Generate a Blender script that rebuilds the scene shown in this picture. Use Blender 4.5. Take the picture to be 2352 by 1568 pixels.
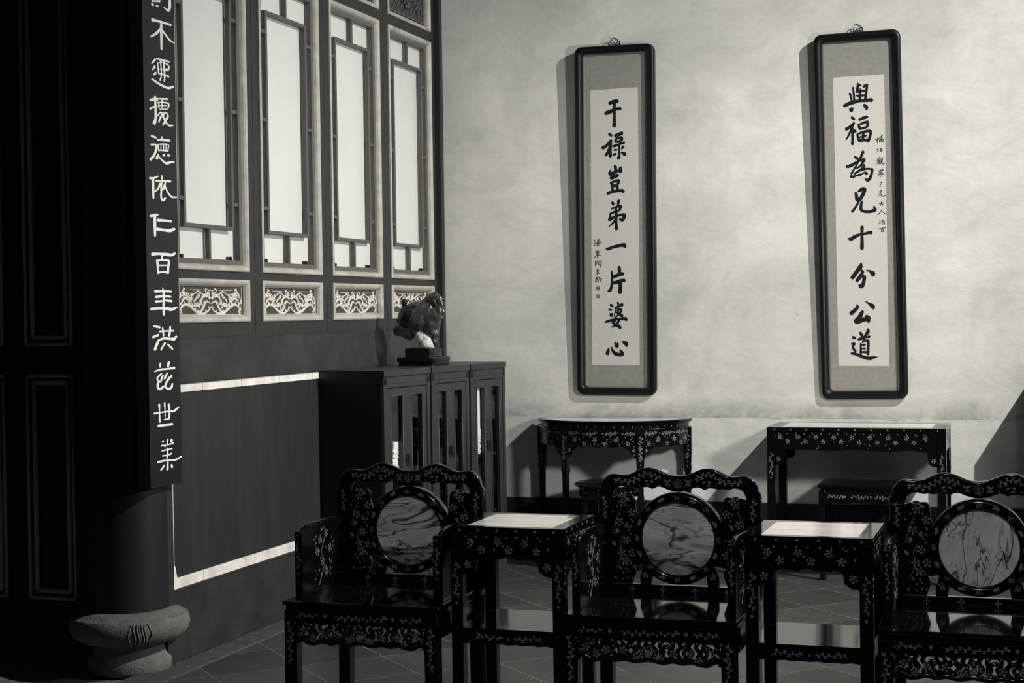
import bpy, bmesh, math, random
from mathutils import Vector, Matrix
random.seed(7)
for o in list(bpy.data.objects): bpy.data.objects.remove(o)
S = bpy.context.scene
COL = S.collection
PI = math.pi

# ------------------------------------------------------------------ camera
yaw, pitch, roll = -0.321, -0.0175, -0.014
cam = bpy.data.cameras.new('camera'); camo = bpy.data.objects.new('camera', cam); COL.objects.link(camo)
cam.sensor_width = 36; cam.lens = 3687/2352*36; cam.clip_end = 60; cam.clip_start = .05
F = Vector((math.sin(yaw)*math.cos(pitch), math.cos(yaw)*math.cos(pitch), math.sin(pitch)))
Rr = Vector((math.cos(yaw), -math.sin(yaw), 0)); Uu = Rr.cross(F)
r2 = Rr*math.cos(roll)+Uu*math.sin(roll); u2 = -Rr*math.sin(roll)+Uu*math.cos(roll)
M = Matrix((r2, u2, -F)).transposed().to_4x4(); M.translation = Vector((3.5841, -9.3761, 1.5018))
camo.matrix_world = M
S.camera = camo
# ------------------------------------------------------------------ world, lights, exposure
S.view_settings.view_transform = 'Standard'; S.view_settings.look = 'None'
S.view_settings.gamma = 1; S.view_settings.use_curve_mapping = False
S.view_settings.exposure = 0.0
w = bpy.data.worlds.new('world'); S.world = w; w.use_nodes = True
w.node_tree.nodes['Background'].inputs[0].default_value = (1.03, 1, .95, 1)
w.node_tree.nodes['Background'].inputs[1].default_value = 0.012
def lamp(name, loc, power, size, kind='POINT', target=None, spot=None, blend=.3):
    l = bpy.data.lights.new(name, kind); o = bpy.data.objects.new(name, l); COL.objects.link(o)
    o.location = loc; l.energy = power; l.color = (1.02, 1, .965)
    if kind == 'AREA': l.shape = 'DISK'; l.size = size
    else: l.shadow_soft_size = size
    if kind == 'SPOT': l.spot_size = spot; l.spot_blend = blend
    if target is not None:
        o.rotation_euler = (Vector(target)-Vector(loc)).to_track_quat('-Z', 'Y').to_euler()
    return o
lamp('ceiling_spot_light', (5.95, -2.7, 5.0), 1500, .03, 'SPOT', (2.3, -1.4, .6), math.radians(90), .85)
lamp('standing_lamp_light', (4.35, -3.0, 1.95), 285, .16, 'SPOT', (.7, -1.1, 1.5), math.radians(98), .95)
lamp('seating_fill_light', (3.2, -7.4, 4.5), 205, .06, 'SPOT', (2.75, -4.1, .7), math.radians(46), .6)  # unseen fill added to brighten the chair fronts
lamp('door_fill_light', (4.2, -6.4, 2.9), 6, .15)  # weak fill added so the door mouldings catch some light


# ------------------------------------------------------------------ materials
def tint(g, t=1.0):
    return (g*(1+.045*t), g, g*(1-.07*t), 1)
MATS = {}
def mat(name, g, rough=.5, metal=0, spec=.5, var=0, vscale=8, bump=0, bscale=60, coat=0, t=1.0, dist=3, stretch=(1, 1, 1)):
    m = bpy.data.materials.new(name); m.use_nodes = True; nt = m.node_tree; b = nt.nodes['Principled BSDF']
    b.inputs['Base Color'].default_value = tint(g, t); b.inputs['Roughness'].default_value = rough
    b.inputs['Metallic'].default_value = metal; b.inputs['Specular IOR Level'].default_value = spec
    b.inputs['Coat Weight'].default_value = coat; b.inputs['Coat Roughness'].default_value = .05
    tc = nt.nodes.new('ShaderNodeTexCoord'); mp = nt.nodes.new('ShaderNodeMapping')
    mp.inputs['Scale'].default_value = stretch
    nt.links.new(tc.outputs['Object'], mp.inputs[0])
    if var:
        n = nt.nodes.new('ShaderNodeTexNoise'); n.inputs['Scale'].default_value = vscale; n.inputs['Detail'].default_value = 6
        n.inputs['Roughness'].default_value = .65
        nt.links.new(mp.outputs[0], n.inputs['Vector'])
        cr = nt.nodes.new('ShaderNodeValToRGB')
        cr.color_ramp.elements[0].position = .3; cr.color_ramp.elements[1].position = .72
        cr.color_ramp.elements[0].color = tint(max(g*(1-var), 0), t); cr.color_ramp.elements[1].color = tint(g*(1+var*.6), t)
        nt.links.new(n.outputs['Fac'], cr.inputs[0]); nt.links.new(cr.outputs[0], b.inputs['Base Color'])
    if bump:
        n2 = nt.nodes.new('ShaderNodeTexNoise'); n2.inputs['Scale'].default_value = bscale; n2.inputs['Detail'].default_value = 5
        nt.links.new(mp.outputs[0], n2.inputs['Vector'])
        bp = nt.nodes.new('ShaderNodeBump'); bp.inputs['Strength'].default_value = bump; bp.inputs['Distance'].default_value = .01
        nt.links.new(n2.outputs['Fac'], bp.inputs['Height']); nt.links.new(bp.outputs[0], b.inputs['Normal'])
    MATS[name] = m
    return m
lacquer = mat('black_lacquer', .0035, .16, spec=.45, bump=.03, bscale=25)
lacquer_top = mat('polished_black_lacquer', .0035, .07, spec=.34)
pearl = mat('mother_of_pearl', .27, .22, metal=.25, spec=.8, var=.7, vscale=75, t=.6)
redwood = mat('painted_screen_wood', .036, .5, spec=.3, var=.18, vscale=14, bump=.12, bscale=90)
postwood = mat('dark_post_wood', .03, .5, spec=.3, var=.25, vscale=10, stretch=(1, 1, .15))
gilt = mat('pale_gilt_moulding', .48, .45, spec=.4, var=.28, vscale=9, bump=.08, bscale=50)
carvebg = mat('carving_ground', .07, .6, spec=.2, var=.25, vscale=30)
carvegilt = mat('carving_gilt', .72, .45, spec=.4, var=.35, vscale=60)
sillwood = mat('inner_frame_paint', .125, .5, spec=.3, var=.15, vscale=18)
latticewood = mat('lattice_paint', .11, .5, spec=.3, var=.12, vscale=25)
paperpane = mat('frosted_pane', .76, .35, spec=.4, var=.05, vscale=3, t=.3)
plinthm = mat('dark_plinth_plaster', .034, .65, spec=.25, var=.4, vscale=5, bump=.15, bscale=40)
dadom = mat('dark_dado_panel', .031, .5, spec=.35, var=.28, vscale=3.5, stretch=(1, 3, .35))
bandm = mat('grey_wall_band', .042, .55, spec=.3, var=.45, vscale=3.2, bump=.1, bscale=30)
stone = mat('pale_marble_strip', .92, .4, spec=.4, var=.35, vscale=9, bump=.1, bscale=30, t=.6)
tilem = [mat('floor_tile_%s' % n, g, .36, spec=.4, var=.22, vscale=5, bump=.08, bscale=45) for n, g in (('a', .058), ('b', .068), ('c', .050))]
groutm = mat('floor_grout', .20, .8, spec=.2, var=.5, vscale=20)
kerbm = mat('floor_border_stone', .09, .75, spec=.2, var=.35, vscale=25, bump=.35, bscale=70)
basem = mat('baseboard_paint', .022, .6, spec=.3, var=.3, vscale=6)
pillarm = mat('pillar_lacquer', .020, .42, spec=.4, var=.2, vscale=6, stretch=(1, 1, .2))
pedstone = mat('pillar_base_stone', .17, .8, spec=.2, var=.3, vscale=14, bump=.5, bscale=120)
boardm = mat('couplet_board_lacquer', .010, .45, spec=.4, var=.2, vscale=30)
goldm = mat('gilded_writing', .97, .5, spec=.5, t=.4)
doorm = mat('dark_door_wood', .005, .5, spec=.3, var=.2, vscale=8)
doormould = mat('dark_door_moulding', .34, .45, spec=.4, var=.2, vscale=12)
framem = mat('black_frame_lacquer', .006, .38, spec=.28)
matboard = mat('scroll_silk_mount', .33, .8, spec=.1, var=.16, vscale=38, t=.8)
matedge = mat('frame_inner_mount', .22, .8, spec=.1, var=.1, vscale=40)
scrollp = mat('scroll_paper', .68, .8, spec=.1, var=.05, vscale=60, t=.6)
inkm = mat('black_ink', .012, .7, spec=.2)
sealm = mat('seal_print', .17, .7, spec=.2)
brass = mat('aged_brass', .03, .4, metal=.8)
cabw = mat('cabinet_wood', .038, .4, spec=.4, var=.35, vscale=9, stretch=(1, 1, .12), bump=.1, bscale=60)
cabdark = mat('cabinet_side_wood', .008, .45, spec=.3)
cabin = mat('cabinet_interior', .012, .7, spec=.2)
paperm = mat('white_paper', .9, .7, t=.2)
bronze = mat('sculpture_bronze', .09, .3, metal=.45, spec=.6, var=.6, vscale=14, bump=.5, bscale=18)
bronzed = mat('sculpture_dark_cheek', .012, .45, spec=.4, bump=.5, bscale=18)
neckglint = mat('sculpture_neck_highlight', .75, .35, spec=.8, var=.7, vscale=40, bump=.8, bscale=70, t=.4)  # pale colour stands in for the glittering highlight on the neck
ceilm = mat('ceiling_timber', .03, .7)
beamm = mat('beam_timber', .03, .7)
def glass_mat():
    m = bpy.data.materials.new('window_glass'); m.use_nodes = True; nt = m.node_tree; nt.nodes.clear()
    o = nt.nodes.new('ShaderNodeOutputMaterial'); mx = nt.nodes.new('ShaderNodeMixShader'); lw = nt.nodes.new('ShaderNodeLayerWeight'); lw.inputs[0].default_value = .5
    pw = nt.nodes.new('ShaderNodeMath'); pw.operation = 'POWER'; pw.inputs[1].default_value = 5; nt.links.new(lw.outputs['Facing'], pw.inputs[0])
    fr = nt.nodes.new('ShaderNodeMath'); fr.operation = 'MULTIPLY_ADD'; fr.inputs[1].default_value = .9; fr.inputs[2].default_value = .035; nt.links.new(pw.outputs[0], fr.inputs[0])
    t = nt.nodes.new('ShaderNodeBsdfTransparent'); g = nt.nodes.new('ShaderNodeBsdfGlossy'); g.inputs['Roughness'].default_value = .01
    nt.links.new(fr.outputs[0], mx.inputs[0]); nt.links.new(t.outputs[0], mx.inputs[1]); nt.links.new(g.outputs[0], mx.inputs[2])
    nt.links.new(mx.outputs[0], o.inputs[0]); return m
glassm = glass_mat()
def plaster_mat():
    m = bpy.data.materials.new('white_plaster'); m.use_nodes = True; nt = m.node_tree; b = nt.nodes['Principled BSDF']
    L = nt.links.new; N = nt.nodes.new
    b.inputs['Roughness'].default_value = .8; b.inputs['Specular IOR Level'].default_value = .15
    tc = N('ShaderNodeTexCoord')
    def noise(scale, st, detail=6, rough=.6, dist=0):
        mp = N('ShaderNodeMapping'); mp.inputs['Scale'].default_value = st; L(tc.outputs['Object'], mp.inputs[0])
        n = N('ShaderNodeTexNoise'); n.inputs['Scale'].default_value = scale; n.inputs['Detail'].default_value = detail
        n.inputs['Roughness'].default_value = rough; n.inputs['Distortion'].default_value = dist
        L(mp.outputs[0], n.inputs['Vector']); return n.outputs['Fac']
    def ramp(src, p0, p1, c0, c1):
        r = N('ShaderNodeMapRange'); r.inputs[1].default_value = p0; r.inputs[2].default_value = p1
        r.inputs[3].default_value = c0; r.inputs[4].default_value = c1; L(src, r.inputs[0]); return r.outputs[0]
    def mul(a, c):
        q = N('ShaderNodeMath'); q.operation = 'MULTIPLY'
        for i, s in enumerate((a, c)):
            if isinstance(s, (int, float)): q.inputs[i].default_value = s
            else: L(s, q.inputs[i])
        return q.outputs[0]
    def sub1(a, k):       # 1 - k*a
        q = N('ShaderNodeMath'); q.operation = 'MULTIPLY_ADD'; L(a, q.inputs[0]); q.inputs[1].default_value = -k; q.inputs[2].default_value = 1
        return q.outputs[0]
    blot = ramp(noise(1.1, (1, 1, 1), 7, .62, .4), .3, .7, .72, 1.06)
    sm = ramp(noise(2.6, (.7, 1, 1.3), 7, .7, .8), .42, .75, 1.0, .80)
    fine = ramp(noise(26, (1, 1, 1), 4, .6), .3, .7, .965, 1.02)
    vst = ramp(noise(5, (1.6, 1, .18), 5, .6), .5, .8, 1.0, .93)
    sp = N('ShaderNodeSeparateXYZ'); L(tc.outputs['Object'], sp.inputs[0])
    # grime that has settled above the old dado line (object z is the height)
    g1 = ramp(sp.outputs['Z'], .868, .99, 1, 0); g0 = N('ShaderNodeMath'); g0.operation = 'GREATER_THAN'; L(sp.outputs['Z'], g0.inputs[0]); g0.inputs[1].default_value = .866
    gn = ramp(noise(3.2, (.8, 1, 1.2), 6, .7, .5), .38, .68, 0, 1)
    grime = mul(mul(g1, g0.outputs[0]), gn)
    s2 = sub1(grime, .7)
    # fine broken crack along the line
    ck = N('ShaderNodeMath'); ck.operation = 'SUBTRACT'; L(sp.outputs['Z'], ck.inputs[0])
    wob = ramp(noise(9, (1, 1, 0.01), 5, .7), .3, .7, .853, .868); L(wob, ck.inputs[1])
    ab = N('ShaderNodeMath'); ab.operation = 'ABSOLUTE'; L(ck.outputs[0], ab.inputs[0])
    line = ramp(ab.outputs[0], .0008, .003, 1, 0)
    ln = mul(line, ramp(noise(4.1, (1, 1, .01), 4, .6), .5, .6, 0, 1)); s3 = sub1(ln, .6)
    # pale worn corner strip and scattered specks
    vo = N('ShaderNodeTexVoronoi'); vo.inputs['Scale'].default_value = 3.1; L(tc.outputs['Object'], vo.inputs['Vector'])
    sps = sub1(ramp(vo.outputs['Distance'], .010, .020, 1, 0), .6)
    allv = mul(mul(mul(mul(mul(mul(blot, sm), fine), vst), s2), s3), sps)
    cc = N('ShaderNodeCombineColor')
    for i, k in enumerate((.815, .80, .765)): L(mul(allv, k), cc.inputs[i])
    L(cc.outputs[0], b.inputs['Base Color'])
    bp = N('ShaderNodeBump'); bp.inputs['Strength'].default_value = .25; bp.inputs['Distance'].default_value = .012
    L(noise(7, (1, 1, 1.4), 8, .65, .6), bp.inputs['Height']); L(bp.outputs[0], b.inputs['Normal'])
    return m
plaster = plaster_mat()
def marble_mat(name, base, vein, mode, off, dark=.25, rough=.12):
    """polished stone: veins follow the contour lines of stretched noise"""
    m = bpy.data.materials.new(name); m.use_nodes = True; nt = m.node_tree; b = nt.nodes['Principled BSDF']
    L = nt.links.new; N = nt.nodes.new
    b.inputs['Roughness'].default_value = rough; b.inputs['Specular IOR Level'].default_value = .5
    tc = N('ShaderNodeTexCoord')
    st = {'landscape': (2.6, 1, 10), 'swirl': (7.5, 1, 3.4), 'top': (1.2, 5, 1)}[mode]
    def math_(op, a, c, d=None):
        q = N('ShaderNodeMath'); q.operation = op
        for k, x in enumerate((a, c, d)):
            if x is None: continue
            if isinstance(x, (int, float)): q.inputs[k].default_value = x
            else: L(x, q.inputs[k])
        return q.outputs[0]
    def nz(k, scale=1.0, detail=3.5, dist=.6, rough_=.5):
        mp = N('ShaderNodeMapping'); mp.inputs['Location'].default_value = (off[0]+k*3.7, off[1], off[2]+k*1.9); mp.inputs['Scale'].default_value = tuple(q*scale for q in st)
        if mode == 'swirl': mp.inputs['Rotation'].default_value = (0, .5, 0)
        L(tc.outputs['Object'], mp.inputs[0]); n = N('ShaderNodeTexNoise'); n.inputs['Scale'].default_value = 1; n.inputs['Detail'].default_value = detail
        n.inputs['Distortion'].default_value = dist; n.inputs['Roughness'].default_value = rough_; L(mp.outputs[0], n.inputs['Vector']); return n.outputs['Fac']
    def mr(x, a, c, d, e):
        r = N('ShaderNodeMapRange'); r.inputs[1].default_value = a; r.inputs[2].default_value = c; r.inputs[3].default_value = d; r.inputs[4].default_value = e
        L(x, r.inputs[0]); return r.outputs[0]
    v = vein/base; acc = mr(nz(0, 1.6, 7, .3, .65), .3, .7, 1-dark, 1.08)
    for k, (lev, w0, w1, sc) in enumerate(((.5, .004, .022, 1), (.42, .002, .014, 1), (.60, .002, .012, 1.7), (.53, .001, .010, 1.7))):
        d = math_('ABSOLUTE', math_('SUBTRACT', nz(1 if k < 2 else 2, sc), lev), 0)
        acc = math_('MULTIPLY', acc, mr(d, w0, w1, v if k in (0, 2) else (v+1)*.5, 1))
    if mode == 'landscape':        # the dark hill-like patch low in the slab
        sp = N('ShaderNodeSeparateXYZ'); L(tc.outputs['Object'], sp.inputs[0])
        ad = math_('MULTIPLY_ADD', nz(5, 1.0, 2, .2), -.30, sp.outputs['Z'])
        acc = math_('MULTIPLY', acc, mr(ad, .500, .530, .45, 1))
    cc = N('ShaderNodeCombineColor')
    for k, q in enumerate((1.03, 1, .95)): L(math_('MULTIPLY', acc, base*q), cc.inputs[k])
    L(cc.outputs[0], b.inputs['Base Color'])
    return m
marbleA = marble_mat('banded_marble_left', .78, .10, 'landscape', (0, 0, .35), .5)
marbleB = marble_mat('banded_marble_middle', .95, .16, 'landscape', (.6, 0, 1.9), .45)
marbleC = marble_mat('swirled_marble_right', .80, .14, 'swirl', (1.3, 0, .4), .35)
topmarble = marble_mat('white_table_marble', .86, .76, 'top', (.2, 0, 0), .12, .10)

# ------------------------------------------------------------------ mesh helpers
class MB:
    def __init__(s): s.v = []; s.f = []; s.sm = []
    def add(s, vs, fs, smooth=False):
        n = len(s.v); s.v += [tuple(v) for v in vs]; s.f += [tuple(i+n for i in f) for f in fs]; s.sm += [smooth]*len(fs); return s
    def box(s, x0, x1, y0, y1, z0, z1):
        x0, x1 = min(x0, x1), max(x0, x1); y0, y1 = min(y0, y1), max(y0, y1); z0, z1 = min(z0, z1), max(z0, z1)
        return s.add([(x0,y0,z0),(x1,y0,z0),(x1,y1,z0),(x0,y1,z0),(x0,y0,z1),(x1,y0,z1),(x1,y1,z1),(x0,y1,z1)],
              [(0,3,2,1),(4,5,6,7),(0,1,5,4),(1,2,6,5),(2,3,7,6),(3,0,4,7)])
    def prism(s, pts, O, U, V, N, h0, h1, smooth=False):
        """closed outline pts (a,b) in plane O,U,V extruded along N from h0 to h1"""
        O, U, V, N = Vector(O), Vector(U), Vector(V), Vector(N)
        area = sum(pts[i][0]*pts[(i+1) % len(pts)][1]-pts[(i+1) % len(pts)][0]*pts[i][1] for i in range(len(pts)))
        if (area < 0) != (U.cross(V).dot(N)*(h1-h0) < 0): pts = pts[::-1]
        n = len(pts)
        vs = [O+U*a+V*b+N*h for h in (h0, h1) for a, b in pts]
        fs = [tuple(range(n))[::-1], tuple(range(n, 2*n))]+[(i, (i+1) % n, n+(i+1) % n, n+i) for i in range(n)]
        return s.add(vs, fs, smooth)
    def tube(s, pts, rad, n=6, flat=None, caps=True, smooth=True):
        """swept round bar; flat=(N,k) squashes the section along N by k"""
        P = [Vector(p) for p in pts]; k = len(P); R = rad if isinstance(rad, (list, tuple)) else [rad]*k
        vs = []; up = Vector((.13, .31, .94)); fs = []
        for i, p in enumerate(P):
            t = (P[min(i+1, k-1)]-P[max(i-1, 0)]).normalized()
            a = t.cross(flat[0] if flat else up)
            if a.length < 1e-4: a = t.cross(Vector((1, 0, 0)))
            a.normalize(); b = a.cross(t).normalized(); up = b if not flat else up
            kb = flat[1] if flat else 1
            for j in range(n):
                q = 2*PI*j/n; vs.append(p+a*math.cos(q)*R[i]+b*math.sin(q)*R[i]*kb)
        for i in range(k-1):
            for j in range(n): fs.append((i*n+j, i*n+(j+1) % n, (i+1)*n+(j+1) % n, (i+1)*n+j))
        if caps: fs.append(tuple(range(n))[::-1]); fs.append(tuple(range((k-1)*n, k*n)))
        return s.add(vs, fs, smooth)
    def lathe(s, prof, c=(0, 0, 0), n=48, axis='Z', a0=0, a1=2*PI, smooth=True):
        c = Vector(c); full = abs(a1-a0-2*PI) < 1e-6; m = n if full else n+1; vs = []; fs = []
        for r, z in prof:
            for j in range(m):
                q = a0+(a1-a0)*j/n
                if axis == 'Z': vs.append(c+Vector((r*math.cos(q), r*math.sin(q), z)))
                else: vs.append(c+Vector((r*math.cos(q), -z, r*math.sin(q))))      # axis = -Y
        for i in range(len(prof)-1):
            for j in range(n):
                k2 = (j+1) % m
                fs.append((i*m+j, i*m+k2, (i+1)*m+k2, (i+1)*m+j))
        return s.add(vs, fs, smooth)
    def build(s, name, material, parent=None, bevel=0, seg=2, kind=None, label=None, hard=False):
        if hard: s.sm = [True]*len(s.f)
        me = bpy.data.meshes.new(name); me.from_pydata(s.v, [], s.f)
        me.polygons.foreach_set('use_smooth', s.sm); me.materials.append(material); me.update()
        o = bpy.data.objects.new(name, me); COL.objects.link(o)
        if parent: o.parent = parent
        if bevel:
            b = o.modifiers.new('bevel', 'BEVEL'); b.width = bevel; b.segments = seg; b.limit_method = 'ANGLE'; b.angle_limit = .6
            b.harden_normals = hard
        if kind: o['kind'] = kind
        if label: o['label'] = label
        return o
def thing(name, label, cat, loc=(0, 0, 0), rz=0, group=None):
    o = bpy.data.objects.new(name, None); COL.objects.link(o); o.location = loc; o.rotation_euler = (0, 0, rz)
    o.empty_display_size = .1
    o['label'] = label; o['category'] = cat
    if group: o['group'] = group
    return o
def struct(name, loc=(0, 0, 0)):
    o = bpy.data.objects.new(name, None); COL.objects.link(o); o.location = loc; o['kind'] = 'structure'; return o
def bez(pts, k=6):
    """Catmull-Rom through 2D/3D points"""
    P = [Vector(p) for p in pts]; out = []
    for i in range(len(P)-1):
        p0 = P[max(i-1, 0)]; p1 = P[i]; p2 = P[i+1]; p3 = P[min(i+2, len(P)-1)]
        for j in range(k):
            t = j/k; out.append(.5*((2*p1)+(p2-p0)*t+(2*p0-5*p1+4*p2-p3)*t*t+(3*p1-p0-3*p2+p3)*t**3))
    out.append(P[-1]); return out

# ---------- mother-of-pearl motifs, drawn on a face (O,U,V,N)
class Face:
    def __init__(s, O, U, V, N): s.O, s.U, s.V, s.N = Vector(O), Vector(U), Vector(V), Vector(N)
    def poly(s, mb, pts, h=.0009): mb.prism(pts, s.O, s.U, s.V, s.N, -.0004, h)
    def dot(s, mb, a, b, r, n=8): s.poly(mb, [(a+r*math.cos(2*PI*i/n), b+r*math.sin(2*PI*i/n)) for i in range(n)], .0014)
    def leaf(s, mb, a, b, ang, l, w):
        c, q = math.cos(ang), math.sin(ang)
        s.poly(mb, [(a+x*c-y*q, b+x*q+y*c) for x, y in ((0, 0), (l*.3, w*.5), (l*.65, w*.42), (l, 0), (l*.65, -w*.42), (l*.3, -w*.5))])
    def stem(s, mb, pts, w=.0011):
        P = [Vector(p) for p in pts]; L_ = []; R_ = []
        for i, p in enumerate(P):
            t = (P[min(i+1, len(P)-1)]-P[max(i-1, 0)]).normalized(); n = Vector((-t.y, t.x)); L_.append(p+n*w); R_.append(p-n*w)
        for i in range(len(P)-1): s.poly(mb, [tuple(L_[i]), tuple(L_[i+1]), tuple(R_[i+1]), tuple(R_[i])])
    def blossom(s, mb, a, b, R, k=5, ph=.3):
        s.dot(mb, a, b, R*.27, 7)
        for i in range(k): q = ph+2*PI*i/k; s.dot(mb, a+R*.68*math.cos(q), b+R*.68*math.sin(q), R*.30, 7)
    def spray(s, mb, pts, seed=0, size=.010, dens=.011):
        rnd = random.Random(seed); P = bez([(p[0], p[1], 0) for p in pts], 6); P = [Vector((p.x, p.y)) for p in P]; s.stem(mb, P)
        acc = 0; side = 1
        for i in range(1, len(P)):
            d = P[i]-P[i-1]; acc += d.length
            if acc > dens:
                acc = 0; side = -side; a = math.atan2(d.y, d.x)+side*(.8+.4*rnd.random())
                s.leaf(mb, P[i].x, P[i].y, a, size*(.8+.5*rnd.random()), size*.62)
                if rnd.random() < .45: s.dot(mb, P[i].x-side*d.y/d.length*size*.7, P[i].y+side*d.x/d.length*size*.7, size*.27, 6)
        s.leaf(mb, P[-1].x, P[-1].y, math.atan2((P[-1]-P[-2]).y, (P[-1]-P[-2]).x), size*1.1, size*.6)
    def bat(s, mb, a, b, ang, sc):
        pts = [(-.9, .1), (-.35, .55), (-.05, .3), (.35, .62), (.95, .25), (.55, .1), (.7, -.35), (.2, -.15), (-.1, -.6), (-.35, -.2), (-.7, -.35)]
        c, q = math.cos(ang), math.sin(ang)
        s.poly(mb, [(a+sc*(x*c-y*q), b+sc*(x*q+y*c)) for x, y in pts])
    def fly(s, mb, a, b, sc, m=1):
        for pts in ([(0, 0), (.7, .9), (.75, .2)], [(0, 0), (-.6, .95), (-.7, .3)], [(0, -.05), (.65, -.25), (.5, -1)], [(0, -.05), (-.6, -.3), (-.55, -1.05)], [(-.18, .6), (.18, .6), (.15, -.7), (-.15, -.7)]):
            s.poly(mb, [(a+m*sc*x, b+sc*y) for x, y in pts])
    def medallion(s, mb, a, b, R):
        n = 10
        for i in range(n):
            q0 = 2*PI*(i+.1)/n; q1 = 2*PI*(i+.9)/n; qm = (q0+q1)/2
            s.poly(mb, [(a+R*.8*math.cos(q0), b+R*.8*math.sin(q0)), (a+R*.98*math.cos(q0+.08), b+R*.98*math.sin(q0+.08)), (a+R*1.07*math.cos(qm), b+R*1.07*math.sin(qm)), (a+R*.98*math.cos(q1-.08), b+R*.98*math.sin(q1-.08)), (a+R*.8*math.cos(q1), b+R*.8*math.sin(q1))])
        for y, w_ in ((.5, .35), (.22, .5), (0, .6), (-.22, .5)): s.poly(mb, [(a-R*w_, b+R*y-R*.04), (a+R*w_, b+R*y-R*.04), (a+R*w_, b+R*y+R*.04), (a-R*w_, b+R*y+R*.04)])
        for x in (-.28, 0, .28): s.poly(mb, [(a+R*x-R*.04, b-R*.6), (a+R*x+R*.04, b-R*.6), (a+R*x+R*.04, b+(R*.6 if x == 0 else -R*.25)), (a+R*x-R*.04, b+(R*.6 if x == 0 else -R*.25))])
X_, Y_, Z_ = (1, 0, 0), (0, 1, 0), (0, 0, 1)
def inlay(parent, fn, name='pearl_inlay', kind=None):
    mb = MB(); fn(mb); return mb.build(name, pearl, parent, kind=kind)

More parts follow.
